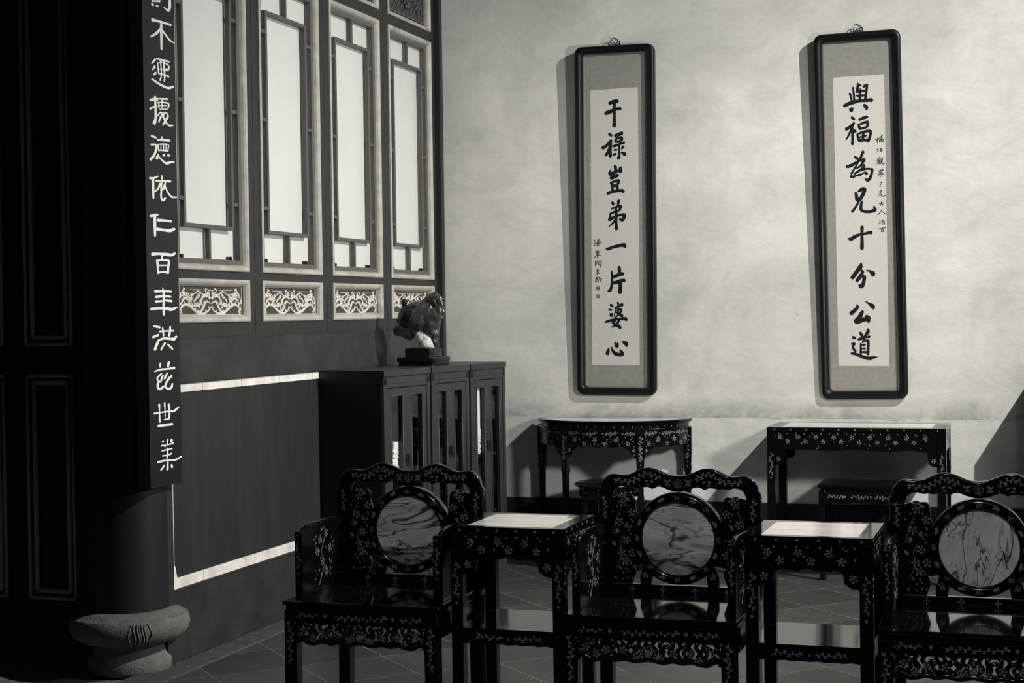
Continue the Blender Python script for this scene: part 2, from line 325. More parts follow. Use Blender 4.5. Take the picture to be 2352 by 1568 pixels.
# traced brush strokes, in millimetres on the sheet / board (a, b, half width, half height)
F1_STROKES = [[[1118.0,2752.0,110,100,1140.0,2759.0,120,120,1160.0,2761.0,130,120],[1094.0,2693.0,120,120,1116.0,2700.0,120,120,1146.0,2710.0,100,100,1166.0,2716.0,100,90,1179.0,2715.0,110,100],[1146.0,2749.0,90,90,1145.0,2707.0,90,90,1144.0,2658.0,90,90,1142.0,2616.0,120,110]],[[1112.0,2567.0,90,80,1122.0,2559.0,90,80],[1120.0,2528.0,90,90,1106.0,2511.0,100,90,1086.0,2495.0,100,90,1072.0,2488.0,120,110],[1120.0,2526.0,90,80,1115.0,2494.0,90,90,1102.0,2462.0,100,90,1088.0,2443.0,90,80],[1118.0,2494.0,90,90,1114.0,2465.0,100,100,1115.0,2437.0,110,100],[1151.0,2556.0,110,110,1174.0,2564.0,120,110,1187.0,2569.0,110,110],[1150.0,2522.0,90,90,1152.0,2535.0,70,80,1171.0,2543.0,60,60,1186.0,2544.0,80,80,1187.0,2531.0,90,80,1174.0,2522.0,80,80,1155.0,2518.0,70,60],[1131.0,2495.0,50,50,1146.0,2496.0,90,90,1170.0,2504.0,70,70,1200.0,2512.0,80,80],[1170.0,2501.0,70,60,1171.0,2462.0,60,60,1168.0,2422.0,100,100,1159.0,2426.0,30,40],[1139.0,2471.0,50,50,1153.0,2472.0,70,60],[1137.0,2444.0,80,70,1148.0,2447.0,70,70],[1194.0,2486.0,100,100,1185.0,2476.0,40,40],[1186.0,2455.0,70,60,1203.0,2445.0,110,110,1206.0,2442.0,90,90]],[[1144.0,2374.0,100,90,1146.0,2360.0,100,100,1146.0,2343.0,90,80],[1113.0,2348.0,60,70,1111.0,2333.0,120,110,1121.0,2328.0,120,120,1144.0,2340.0,100,100,1165.0,2349.0,60,60],[1177.0,2362.0,100,100,1175.0,2342.0,120,110,1172.0,2362.0,60,70],[1120.0,2305.0,120,110,1137.0,2311.0,120,110,1156.0,2319.0,110,110],[1117.0,2275.0,80,90,1124.0,2257.0,70,80],[1117.0,2275.0,60,70,1140.0,2284.0,80,80,1164.0,2287.0,90,90,1162.0,2275.0,80,80,1153.0,2259.0,80,70],[1125.0,2260.0,70,70,1153.0,2260.0,70,60],[1124.0,2253.0,70,60,1126.0,2234.0,80,80],[1158.0,2249.0,70,70,1155.0,2236.0,70,70],[1125.0,2255.0,50,50,1157.0,2255.0,60,60],[1096.0,2214.0,80,90,1119.0,2221.0,100,90,1153.0,2227.0,90,90,1183.0,2227.0,100,100,1191.0,2222.0,100,100]],[[1123.0,2158.0,80,80,1128.0,2148.0,90,90],[1162.0,2167.0,100,90,1159.0,2151.0,80,80,1154.0,2140.0,40,40],[1120.0,2122.0,60,60,1142.0,2129.0,70,70,1169.0,2136.0,80,70,1173.0,2131.0,90,70,1167.0,2112.0,80,80],[1166.0,2109.0,60,50,1145.0,2104.0,60,70,1121.0,2096.0,70,70,1111.0,2091.0,50,50],[1109.0,2091.0,60,60,1109.0,2075.0,70,60,1104.0,2057.0,100,100,1121.0,2065.0,80,90,1141.0,2072.0,80,70,1168.0,2081.0,70,70,1195.0,2084.0,80,80,1196.0,2075.0,100,90,1189.0,2059.0,110,100,1181.0,2052.0,100,100,1166.0,2057.0,50,50],[1143.0,2126.0,80,70,1145.0,2090.0,90,80,1144.0,2048.0,80,80,1144.0,2022.0,90,90,1145.0,2001.0,110,110],[1142.0,2058.0,70,70,1124.0,2036.0,60,70,1100.0,2014.0,20,30]],[[1078.0,1882.0,30,30,1091.0,1880.0,100,90,1118.0,1889.0,100,90,1152.0,1897.0,90,100,1179.0,1901.0,110,110,1192.0,1899.0,130,130,1198.0,1890.0,70,70]],[[1157.0,1768.0,100,100,1159.0,1752.0,110,110,1158.0,1729.0,100,90],[1110.0,1746.0,50,50,1113.0,1720.0,80,80,1112.0,1688.0,80,80,1108.0,1655.0,80,70,1100.0,1632.0,100,90,1091.0,1628.0,80,70],[1129.0,1715.0,120,110,1153.0,1723.0,110,110,1177.0,1729.0,110,110,1179.0,1728.0,100,100],[1122.0,1676.0,100,100,1142.0,1679.0,120,110,1163.0,1688.0,100,100,1186.0,1689.0,110,110],[1162.0,1677.0,110,100,1162.0,1648.0,110,110,1160.0,1622.0,140,140]],[[1102.0,1543.0,80,80,1110.0,1538.0,90,90],[1091.0,1515.0,60,60,1101.0,1514.0,90,70],[1098.0,1492.0,50,40,1103.0,1481.0,100,110,1110.0,1489.0,60,70],[1146.0,1558.0,60,50,1149.0,1540.0,70,70,1145.0,1518.0,70,70,1145.0,1501.0,60,50],[1127.0,1528.0,40,40,1147.0,1534.0,60,60,1171.0,1547.0,70,70,1171.0,1540.0,80,80,1161.0,1535.0,40,40],[1129.0,1528.0,30,30,1129.0,1505.0,40,40,1121.0,1474.0,30,30],[1142.0,1513.0,50,50,1164.0,1517.0,60,60,1165.0,1508.0,80,70,1153.0,1488.0,80,70,1140.0,1476.0,50,60],[1132.0,1497.0,30,30,1150.0,1490.0,70,70,1170.0,1477.0,100,100],[1068.0,1442.0,70,60,1092.0,1448.0,100,90,1126.0,1456.0,90,80,1160.0,1459.0,80,80,1190.0,1460.0,100,100,1196.0,1454.0,90,90],[1132.0,1469.0,60,50,1126.0,1450.0,70,80,1114.0,1435.0,90,80],[1151.0,1453.0,70,70,1142.0,1433.0,80,70,1125.0,1419.0,80,80,1103.0,1408.0,20,20],[1116.0,1437.0,70,70,1132.0,1423.0,90,80,1149.0,1415.0,100,100,1157.0,1407.0,100,100]],[[1086.0,1287.0,30,30,1080.0,1267.0,100,100,1076.0,1253.0,120,120],[1102.0,1290.0,30,30,1108.0,1270.0,80,70,1123.0,1252.0,120,110,1147.0,1244.0,110,110,1167.0,1249.0,130,130,1157.0,1269.0,70,70],[1124.0,1316.0,50,50,1132.0,1303.0,120,110,1136.0,1296.0,120,110,1143.0,1317.0,30,30],[1176.0,1319.0,80,80,1191.0,1311.0,130,130,1196.0,1301.0,110,110]]]
F2_STROKES = [[[2533.0,2730.0,60,50,2539.0,2710.0,60,60,2544.0,2685.0,50,60],[2551.0,2763.0,50,50,2555.0,2731.0,60,60,2557.0,2690.0,60,50],[2578.0,2785.0,50,50,2578.0,2763.0,80,80,2575.0,2745.0,90,100],[2578.0,2776.0,60,60,2593.0,2773.0,70,70],[2575.0,2734.0,60,60,2593.0,2742.0,80,80,2593.0,2750.0,60,60],[2593.0,2747.0,70,70,2591.0,2719.0,70,60,2588.0,2689.0,70,70],[2614.0,2766.0,80,80,2628.0,2773.0,80,80,2630.0,2767.0,70,80,2625.0,2730.0,70,80,2620.0,2687.0,80,80],[2570.0,2717.0,50,40,2584.0,2714.0,70,80,2608.0,2715.0,70,60,2620.0,2715.0,60,60],[2593.0,2739.0,60,60,2611.0,2741.0,70,60,2623.0,2742.0,60,60],[2504.0,2662.0,90,100,2531.0,2673.0,110,110,2562.0,2681.0,100,110,2592.0,2685.0,80,80,2623.0,2685.0,90,90,2653.0,2687.0,90,100,2655.0,2682.0,80,80],[2539.0,2639.0,110,110,2542.0,2632.0,90,90,2551.0,2648.0,30,30],[2615.0,2659.0,80,80,2625.0,2647.0,110,110,2627.0,2639.0,80,90]],[[2544.0,2591.0,80,80,2555.0,2582.0,70,70],[2587.0,2579.0,80,80,2607.0,2586.0,90,90,2626.0,2591.0,90,90],[2553.0,2558.0,80,80,2533.0,2540.0,90,90,2513.0,2529.0,100,100],[2551.0,2555.0,80,80,2539.0,2524.0,70,60,2523.0,2491.0,60,60,2509.0,2467.0,30,30],[2547.0,2524.0,80,80,2546.0,2487.0,80,80,2546.0,2462.0,80,90,2545.0,2444.0,90,100],[2556.0,2520.0,60,60,2562.0,2512.0,80,80],[2580.0,2550.0,60,50,2586.0,2531.0,80,70,2591.0,2525.0,60,70],[2582.0,2550.0,40,40,2603.0,2557.0,80,80,2631.0,2565.0,60,70,2631.0,2554.0,70,80,2626.0,2535.0,70,70,2591.0,2526.0,70,70],[2572.0,2493.0,50,50,2580.0,2470.0,80,90,2586.0,2457.0,80,80],[2574.0,2495.0,60,60,2603.0,2507.0,70,70,2639.0,2512.0,80,80,2648.0,2504.0,80,80,2643.0,2479.0,80,80,2634.0,2455.0,90,90],[2587.0,2459.0,90,100,2611.0,2462.0,90,90,2633.0,2458.0,80,90],[2607.0,2504.0,70,70,2606.0,2484.0,70,70,2604.0,2462.0,70,60],[2589.0,2479.0,40,50,2606.0,2484.0,60,70,2622.0,2486.0,50,50]],[[2603.0,2393.0,90,90,2595.0,2373.0,80,80,2586.0,2352.0,70,70],[2559.0,2367.0,70,70,2571.0,2357.0,80,80,2580.0,2351.0,70,70],[2515.0,2315.0,100,90,2537.0,2320.0,100,100,2565.0,2336.0,70,80,2589.0,2347.0,70,70,2609.0,2350.0,80,90,2604.0,2339.0,80,80,2592.0,2318.0,70,80,2573.0,2306.0,60,50,2564.0,2304.0,30,40],[2581.0,2348.0,60,70,2567.0,2322.0,50,50,2552.0,2298.0,50,60,2537.0,2274.0,60,70],[2608.0,2317.0,80,80,2604.0,2305.0,80,90,2592.0,2295.0,70,80,2555.0,2273.0,60,60],[2591.0,2290.0,70,70,2619.0,2297.0,50,60,2646.0,2295.0,60,60,2654.0,2291.0,70,80,2649.0,2263.0,80,80,2640.0,2242.0,90,100,2627.0,2231.0,90,80,2617.0,2240.0,50,50],[2535.0,2257.0,70,80,2548.0,2255.0,80,80,2564.0,2262.0,40,50,2582.0,2263.0,80,80,2597.0,2270.0,40,40,2613.0,2277.0,60,60,2622.0,2269.0,80,80]],[[2560.0,2161.0,80,80,2564.0,2143.0,100,100,2565.0,2127.0,100,100],[2577.0,2172.0,60,70,2596.0,2182.0,110,110,2609.0,2184.0,90,100,2610.0,2175.0,100,110,2599.0,2151.0,110,120,2587.0,2129.0,100,100,2568.0,2122.0,100,100],[2582.0,2123.0,70,70,2565.0,2093.0,70,70,2550.0,2069.0,70,80,2540.0,2057.0,80,80],[2593.0,2111.0,70,80,2589.0,2089.0,80,80,2589.0,2067.0,90,80,2601.0,2056.0,90,80,2629.0,2052.0,80,80,2653.0,2056.0,100,100,2667.0,2063.0,100,100,2662.0,2080.0,50,50,2662.0,2088.0,10,10]],[[2593.0,1964.0,100,110,2592.0,1925.0,90,90,2592.0,1878.0,100,90,2591.0,1846.0,110,110],[2514.0,1903.0,50,40,2530.0,1900.0,100,100,2554.0,1914.0,110,110,2582.0,1925.0,60,70,2609.0,1929.0,70,70,2634.0,1934.0,80,90,2643.0,1933.0,100,100]],[[2585.0,1755.0,70,80,2580.0,1739.0,130,130,2558.0,1709.0,120,120,2536.0,1680.0,120,120],[2589.0,1716.0,80,90,2593.0,1708.0,90,90,2579.0,1684.0,110,110,2562.0,1662.0,110,100],[2595.0,1685.0,80,90,2602.0,1680.0,110,110,2599.0,1655.0,100,100,2592.0,1634.0,110,110,2585.0,1627.0,110,120,2576.0,1633.0,80,90],[2616.0,1720.0,30,30,2637.0,1712.0,80,80,2649.0,1701.0,140,140,2652.0,1693.0,110,110]],[[2559.0,1521.0,50,50,2562.0,1509.0,90,90,2544.0,1489.0,110,110,2528.0,1475.0,130,120],[2608.0,1541.0,30,30,2626.0,1529.0,70,60,2645.0,1515.0,130,130,2651.0,1506.0,100,110],[2589.0,1483.0,90,80,2583.0,1470.0,120,130,2571.0,1448.0,130,140,2555.0,1433.0,130,130,2560.0,1423.0,120,120,2586.0,1435.0,130,130,2613.0,1441.0,130,120],[2611.0,1457.0,70,80,2623.0,1447.0,120,130,2623.0,1429.0,100,110]],[[2619.0,1379.0,80,80,2619.0,1367.0,100,110,2606.0,1348.0,80,70,2599.0,1339.0,60,60],[2576.0,1363.0,60,60,2581.0,1353.0,90,100,2588.0,1342.0,70,70],[2568.0,1325.0,90,80,2588.0,1331.0,80,80,2609.0,1337.0,60,60,2626.0,1339.0,70,80],[2596.0,1336.0,60,70,2595.0,1321.0,70,70,2588.0,1307.0,40,50],[2578.0,1300.0,50,40,2578.0,1271.0,60,60,2578.0,1246.0,70,70],[2597.0,1316.0,60,60,2615.0,1317.0,80,70,2620.0,1311.0,80,80,2619.0,1274.0,80,80,2618.0,1241.0,80,80],[2586.0,1293.0,50,50,2598.0,1293.0,80,70],[2586.0,1272.0,50,40,2598.0,1272.0,70,70],[2584.0,1252.0,60,50,2608.0,1251.0,70,70],[2535.0,1338.0,70,70,2545.0,1333.0,80,80],[2533.0,1330.0,20,20,2527.0,1320.0,10,10],[2530.0,1299.0,70,70,2540.0,1299.0,90,80,2534.0,1284.0,70,80,2537.0,1271.0,70,70,2547.0,1256.0,70,70],[2527.0,1245.0,70,70,2550.0,1240.0,80,80,2578.0,1229.0,90,90,2608.0,1218.0,100,100,2632.0,1216.0,120,110,2651.0,1221.0,60,70,2674.0,1223.0,10,10]]]
BD_STROKES = [[[-3471.0,2809.0,120,60],[-3435.0,2810.0,110,50],[-3472.0,2880.0,70,40,-3473.0,2848.0,60,30,-3474.0,2822.0,60,30],[-3415.0,2890.0,70,30,-3414.0,2859.0,60,30,-3416.0,2832.0,70,40],[-3474.0,2823.0,60,30,-3416.0,2833.0,70,40],[-3473.0,2848.0,50,20,-3415.0,2858.0,50,20],[-3472.0,2880.0,60,30,-3414.0,2890.0,60,30],[-3329.0,2910.0,90,40,-3331.0,2853.0,100,50,-3333.0,2825.0,110,60,-3347.0,2806.0,90,50,-3378.0,2812.0,60,30],[-3371.0,2895.0,70,40,-3373.0,2853.0,80,40]],[[-3473.0,2745.0,120,70,-3410.0,2748.0,110,50,-3329.0,2748.0,100,50],[-3404.0,2742.0,90,40,-3405.0,2700.0,100,50,-3406.0,2634.0,80,40],[-3411.0,2718.0,90,40,-3445.0,2694.0,90,50,-3489.0,2673.0,60,30],[-3401.0,2718.0,70,30,-3365.0,2696.0,90,40,-3331.0,2680.0,80,40,-3300.0,2676.0,50,20]],[[-3445.0,2588.0,80,40,-3402.0,2589.0,70,40,-3351.0,2589.0,90,40],[-3459.0,2582.0,90,40,-3486.0,2563.0,50,30],[-3463.0,2552.0,90,50,-3480.0,2538.0,50,30],[-3457.0,2527.0,90,50,-3471.0,2518.0,70,30],[-3439.0,2570.0,50,30,-3437.0,2549.0,60,30,-3431.0,2529.0,60,30],[-3439.0,2571.0,50,20,-3396.0,2579.0,60,20,-3352.0,2572.0,60,40,-3356.0,2553.0,60,30,-3397.0,2544.0,50,20],[-3416.0,2587.0,60,30,-3413.0,2559.0,50,20,-3411.0,2525.0,50,30,-3422.0,2501.0,60,30],[-3389.0,2584.0,60,30,-3387.0,2546.0,60,30,-3384.0,2528.0,70,30,-3388.0,2500.0,50,30],[-3430.0,2546.0,40,20,-3356.0,2557.0,50,30],[-3434.0,2529.0,50,30,-3391.0,2528.0,60,40,-3353.0,2526.0,70,40],[-3485.0,2497.0,90,40,-3426.0,2484.0,100,50,-3359.0,2477.0,100,50,-3317.0,2488.0,70,40]],[[-3501.0,2409.0,90,50,-3458.0,2418.0,110,60,-3448.0,2415.0,80,40],[-3464.0,2427.0,80,40,-3462.0,2379.0,90,50,-3464.0,2334.0,90,50,-3474.0,2317.0,140,80],[-3505.0,2372.0,70,40,-3476.0,2383.0,70,40,-3449.0,2388.0,50,30],[-3441.0,2421.0,70,30,-3367.0,2429.0,80,40],[-3445.0,2404.0,50,30,-3408.0,2410.0,50,30,-3357.0,2411.0,60,40,-3361.0,2393.0,60,40],[-3435.0,2403.0,50,30,-3436.0,2386.0,60,30],[-3408.0,2424.0,60,30,-3409.0,2389.0,60,30],[-3429.0,2394.0,40,20,-3375.0,2400.0,40,20],[-3429.0,2379.0,50,20,-3368.0,2386.0,50,20],[-3447.0,2349.0,60,30,-3423.0,2366.0,60,30,-3410.0,2361.0,70,40,-3431.0,2337.0,70,30,-3438.0,2324.0,60,20],[-3404.0,2344.0,60,30,-3389.0,2370.0,60,30,-3363.0,2359.0,70,40,-3384.0,2336.0,80,50,-3408.0,2314.0,50,30],[-3400.0,2351.0,50,30,-3391.0,2335.0,70,40,-3357.0,2319.0,80,40,-3326.0,2322.0,60,30]],[[-3496.0,2260.0,80,50,-3464.0,2257.0,70,40],[-3449.0,2249.0,70,40,-3404.0,2252.0,80,50,-3355.0,2255.0,80,50],[-3416.0,2263.0,70,40,-3416.0,2252.0,60,30],[-3501.0,2224.0,70,40,-3465.0,2227.0,80,40,-3462.0,2213.0,90,50,-3478.0,2184.0,90,50,-3509.0,2162.0,100,50],[-3447.0,2230.0,50,30,-3445.0,2215.0,60,30,-3442.0,2204.0,60,30],[-3447.0,2230.0,50,20,-3405.0,2235.0,50,30,-3365.0,2236.0,50,20,-3367.0,2219.0,50,30,-3372.0,2210.0,60,30,-3412.0,2208.0,50,30,-3442.0,2206.0,50,30],[-3424.0,2231.0,40,20,-3425.0,2210.0,40,20],[-3403.0,2234.0,40,20,-3404.0,2212.0,40,20],[-3383.0,2236.0,40,30,-3386.0,2211.0,40,20],[-3403.0,2189.0,110,60],[-3364.0,2191.0,120,50],[-3449.0,2185.0,80,40,-3460.0,2170.0,100,50],[-3446.0,2180.0,60,30,-3413.0,2164.0,80,40,-3383.0,2156.0,100,50,-3352.0,2163.0,100,50,-3321.0,2167.0,60,30]],[[-3514.0,2084.0,100,50,-3488.0,2085.0,90,50,-3455.0,2096.0,80,30],[-3494.0,2083.0,110,60,-3492.0,2036.0,100,50,-3492.0,2002.0,70,40],[-3421.0,2099.0,80,40,-3419.0,2088.0,90,40],[-3467.0,2075.0,70,40,-3410.0,2079.0,90,40,-3355.0,2082.0,100,50],[-3438.0,2065.0,90,50,-3453.0,2045.0,70,40,-3478.0,2032.0,60,30],[-3425.0,2075.0,80,40,-3429.0,2040.0,70,40,-3429.0,2006.0,80,50,-3413.0,1999.0,100,50,-3397.0,2008.0,70,40],[-3395.0,2071.0,70,40,-3405.0,2055.0,90,50,-3420.0,2041.0,60,30],[-3396.0,2058.0,70,30,-3375.0,2034.0,70,30,-3345.0,2017.0,90,40,-3305.0,2018.0,70,30]],[[-3514.0,1927.0,110,50,-3487.0,1932.0,100,50,-3460.0,1935.0,70,40],[-3484.0,1927.0,120,60,-3484.0,1880.0,110,50,-3484.0,1846.0,80,40],[-3458.0,1913.0,120,60,-3410.0,1914.0,100,50,-3355.0,1913.0,110,50],[-3465.0,1874.0,130,70,-3411.0,1873.0,110,60,-3362.0,1873.0,130,70,-3328.0,1881.0,110,50]],[[-3507.0,1769.0,120,70,-3457.0,1772.0,100,50,-3390.0,1771.0,120,70,-3353.0,1770.0,120,60,-3328.0,1777.0,100,50],[-3430.0,1769.0,100,50,-3433.0,1751.0,80,50],[-3470.0,1743.0,100,50,-3467.0,1718.0,90,40,-3465.0,1692.0,90,50],[-3470.0,1743.0,60,30,-3427.0,1746.0,70,40,-3379.0,1744.0,100,50,-3383.0,1717.0,90,50,-3387.0,1695.0,110,60],[-3464.0,1723.0,60,30,-3392.0,1725.0,60,30],[-3465.0,1693.0,70,40,-3429.0,1697.0,80,40,-3387.0,1695.0,90,50]],[[-3489.0,1615.0,110,60,-3426.0,1616.0,100,50,-3362.0,1615.0,90,40],[-3484.0,1591.0,100,50,-3427.0,1595.0,90,50,-3369.0,1593.0,90,40],[-3487.0,1572.0,90,50,-3439.0,1574.0,70,40],[-3412.0,1577.0,70,40,-3360.0,1574.0,90,50],[-3521.0,1541.0,120,60,-3464.0,1544.0,90,50,-3404.0,1543.0,110,60,-3361.0,1539.0,130,70,-3318.0,1547.0,70,30],[-3431.0,1631.0,30,20,-3425.0,1612.0,90,40,-3424.0,1581.0,90,50,-3428.0,1552.0,80,40],[-3426.0,1536.0,100,50,-3425.0,1517.0,90,40]],[[-3503.0,1469.0,90,40,-3461.0,1464.0,80,50],[-3513.0,1424.0,90,50,-3474.0,1432.0,90,50],[-3437.0,1461.0,60,30,-3433.0,1445.0,70,40,-3431.0,1428.0,60,30],[-3375.0,1465.0,70,40,-3378.0,1447.0,90,40,-3384.0,1428.0,90,40],[-3459.0,1447.0,90,40,-3407.0,1448.0,60,30,-3352.0,1448.0,70,40],[-3469.0,1411.0,70,40,-3427.0,1417.0,90,50,-3372.0,1414.0,90,50,-3347.0,1413.0,140,70,-3325.0,1423.0,70,40],[-3472.0,1408.0,100,50,-3488.0,1390.0,110,60,-3501.0,1373.0,110,60],[-3421.0,1397.0,80,40,-3440.0,1382.0,70,40,-3453.0,1370.0,70,40],[-3397.0,1391.0,60,40,-3379.0,1381.0,70,40,-3361.0,1372.0,80,40]],[[-3461.0,1314.0,60,30,-3462.0,1298.0,60,30],[-3392.0,1314.0,100,60,-3398.0,1299.0,90,40],[-3504.0,1281.0,70,30,-3462.0,1287.0,70,40,-3400.0,1288.0,90,40,-3350.0,1290.0,110,60],[-3452.0,1270.0,60,30,-3480.0,1257.0,80,40,-3486.0,1247.0,70,40,-3464.0,1235.0,50,30,-3450.0,1252.0,100,50,-3439.0,1261.0,60,30],[-3474.0,1239.0,80,40,-3485.0,1221.0,100,50,-3472.0,1206.0,100,50,-3444.0,1212.0,100,50,-3433.0,1217.0,50,30],[-3404.0,1270.0,70,30,-3422.0,1255.0,90,50,-3429.0,1248.0,70,40],[-3373.0,1256.0,100,50,-3394.0,1246.0,100,50,-3416.0,1229.0,90,40,-3423.0,1213.0,70,40,-3399.0,1203.0,100,50,-3374.0,1209.0,100,50,-3367.0,1223.0,70,40]],[[-3475.0,1140.0,90,50,-3473.0,1120.0,50,30,-3474.0,1091.0,60,30,-3473.0,1069.0,80,40],[-3431.0,1145.0,70,40,-3429.0,1110.0,40,30,-3429.0,1088.0,50,20],[-3398.0,1137.0,90,40,-3393.0,1108.0,70,40,-3396.0,1086.0,80,40,-3403.0,1077.0,80,40,-3435.0,1076.0,60,30],[-3513.0,1106.0,80,40,-3461.0,1107.0,50,30,-3392.0,1108.0,70,40,-3356.0,1107.0,100,50,-3317.0,1121.0,80,30],[-3481.0,1052.0,110,60,-3429.0,1052.0,100,50,-3376.0,1052.0,110,60]],[[-3450.0,985.0,90,50],[-3413.0,989.0,70,40,-3414.0,971.0,60,30],[-3381.0,983.0,130,70],[-3459.0,968.0,70,40,-3418.0,967.0,60,20,-3372.0,971.0,90,40],[-3435.0,967.0,70,30,-3435.0,962.0,50,30],[-3457.0,946.0,70,30,-3418.0,948.0,40,30,-3380.0,949.0,70,30],[-3415.0,953.0,60,30,-3415.0,935.0,70,40,-3418.0,913.0,70,40],[-3454.0,925.0,70,30,-3419.0,924.0,50,30,-3384.0,928.0,80,40],[-3493.0,902.0,90,50,-3448.0,903.0,70,40,-3399.0,902.0,70,30,-3349.0,899.0,80,40,-3306.0,908.0,70,30],[-3415.0,894.0,70,30,-3418.0,864.0,90,40],[-3445.0,883.0,70,40,-3459.0,873.0,80,40,-3473.0,867.0,50,30],[-3384.0,878.0,100,50,-3379.0,869.0,70,30]]]
SM1_STROKES = [[[1009.0,1935.0,30,30,1012.0,1932.0,20,20],[1005.0,1927.0,20,20,1009.0,1920.0,20,20],[1007.0,1901.0,30,20,1009.0,1909.0,20,10,1014.0,1920.0,20,10],[1029.0,1944.0,20,30,1030.0,1938.0,20,20,1023.0,1930.0,20,20],[1026.0,1933.0,10,20,1040.0,1938.0,20,20],[1028.0,1929.0,20,20,1024.0,1906.0,20,20],[1028.0,1926.0,20,10,1042.0,1924.0,20,20,1038.0,1901.0,20,30],[1016.0,1915.0,10,20,1048.0,1919.0,20,20],[1022.0,1904.0,20,20,1038.0,1899.0,20,20],[1032.0,1923.0,20,10,1032.0,1910.0,20,10]],[[1012.0,1867.0,20,20,1025.0,1869.0,20,20],[1011.0,1861.0,20,10,1024.0,1862.0,20,10],[1019.0,1869.0,20,10,1018.0,1856.0,10,20],[1012.0,1856.0,20,20,1026.0,1858.0,20,10],[1029.0,1872.0,20,30,1030.0,1857.0,20,20],[1025.0,1865.0,10,20,1035.0,1867.0,20,10],[1025.0,1860.0,20,20,1035.0,1862.0,20,20],[1027.0,1856.0,30,30,1017.0,1841.0,20,20,1005.0,1831.0,20,20],[1029.0,1854.0,20,20,1040.0,1843.0,20,20,1050.0,1839.0,20,20],[1019.0,1843.0,20,20,1031.0,1844.0,20,20],[1029.0,1842.0,10,10,1022.0,1836.0,10,20,1028.0,1832.0,20,20]],[[1010.0,1809.0,20,20,1018.0,1811.0,20,20,1016.0,1801.0,10,20],[1016.0,1801.0,10,10,1018.0,1793.0,20,20,1011.0,1791.0,20,20],[1010.0,1809.0,20,10,1011.0,1780.0,30,20],[1027.0,1812.0,20,20,1022.0,1801.0,20,10],[1027.0,1808.0,10,20,1045.0,1811.0,20,20,1047.0,1803.0,30,20,1044.0,1779.0,30,20,1040.0,1778.0,20,20],[1027.0,1801.0,10,10,1036.0,1802.0,20,10],[1031.0,1804.0,10,20,1031.0,1788.0,10,20],[1024.0,1794.0,10,10,1038.0,1795.0,10,10],[1025.0,1786.0,20,10,1037.0,1789.0,20,20],[1025.0,1793.0,10,10,1026.0,1786.0,10,20]],[[1026.0,1765.0,20,20,1027.0,1762.0,20,20],[1018.0,1757.0,10,10,1029.0,1760.0,20,20,1029.0,1750.0,10,10],[1020.0,1756.0,20,20,1019.0,1732.0,20,30],[1020.0,1751.0,20,20,1029.0,1752.0,10,20],[1020.0,1745.0,20,10,1029.0,1746.0,10,10],[1017.0,1728.0,30,20,1026.0,1736.0,10,20],[1027.0,1744.0,20,20,1031.0,1737.0,20,20,1038.0,1735.0,20,20]],[[1009.0,1708.0,10,20,1020.0,1711.0,20,20],[1014.0,1713.0,20,10,1014.0,1684.0,20,20],[1009.0,1701.0,10,10,1020.0,1704.0,10,20],[1010.0,1707.0,10,20,1010.0,1695.0,10,20],[1020.0,1709.0,10,10,1020.0,1696.0,10,10],[1009.0,1695.0,10,20,1020.0,1697.0,10,10],[1003.0,1684.0,20,20,1021.0,1690.0,20,10],[1030.0,1713.0,10,20,1025.0,1704.0,20,20,1021.0,1700.0,10,20],[1030.0,1712.0,10,20,1040.0,1703.0,30,20,1048.0,1701.0,20,20],[1025.0,1698.0,20,10,1028.0,1684.0,10,20],[1034.0,1701.0,10,20,1029.0,1694.0,20,10],[1039.0,1697.0,20,20,1040.0,1685.0,20,20]]]
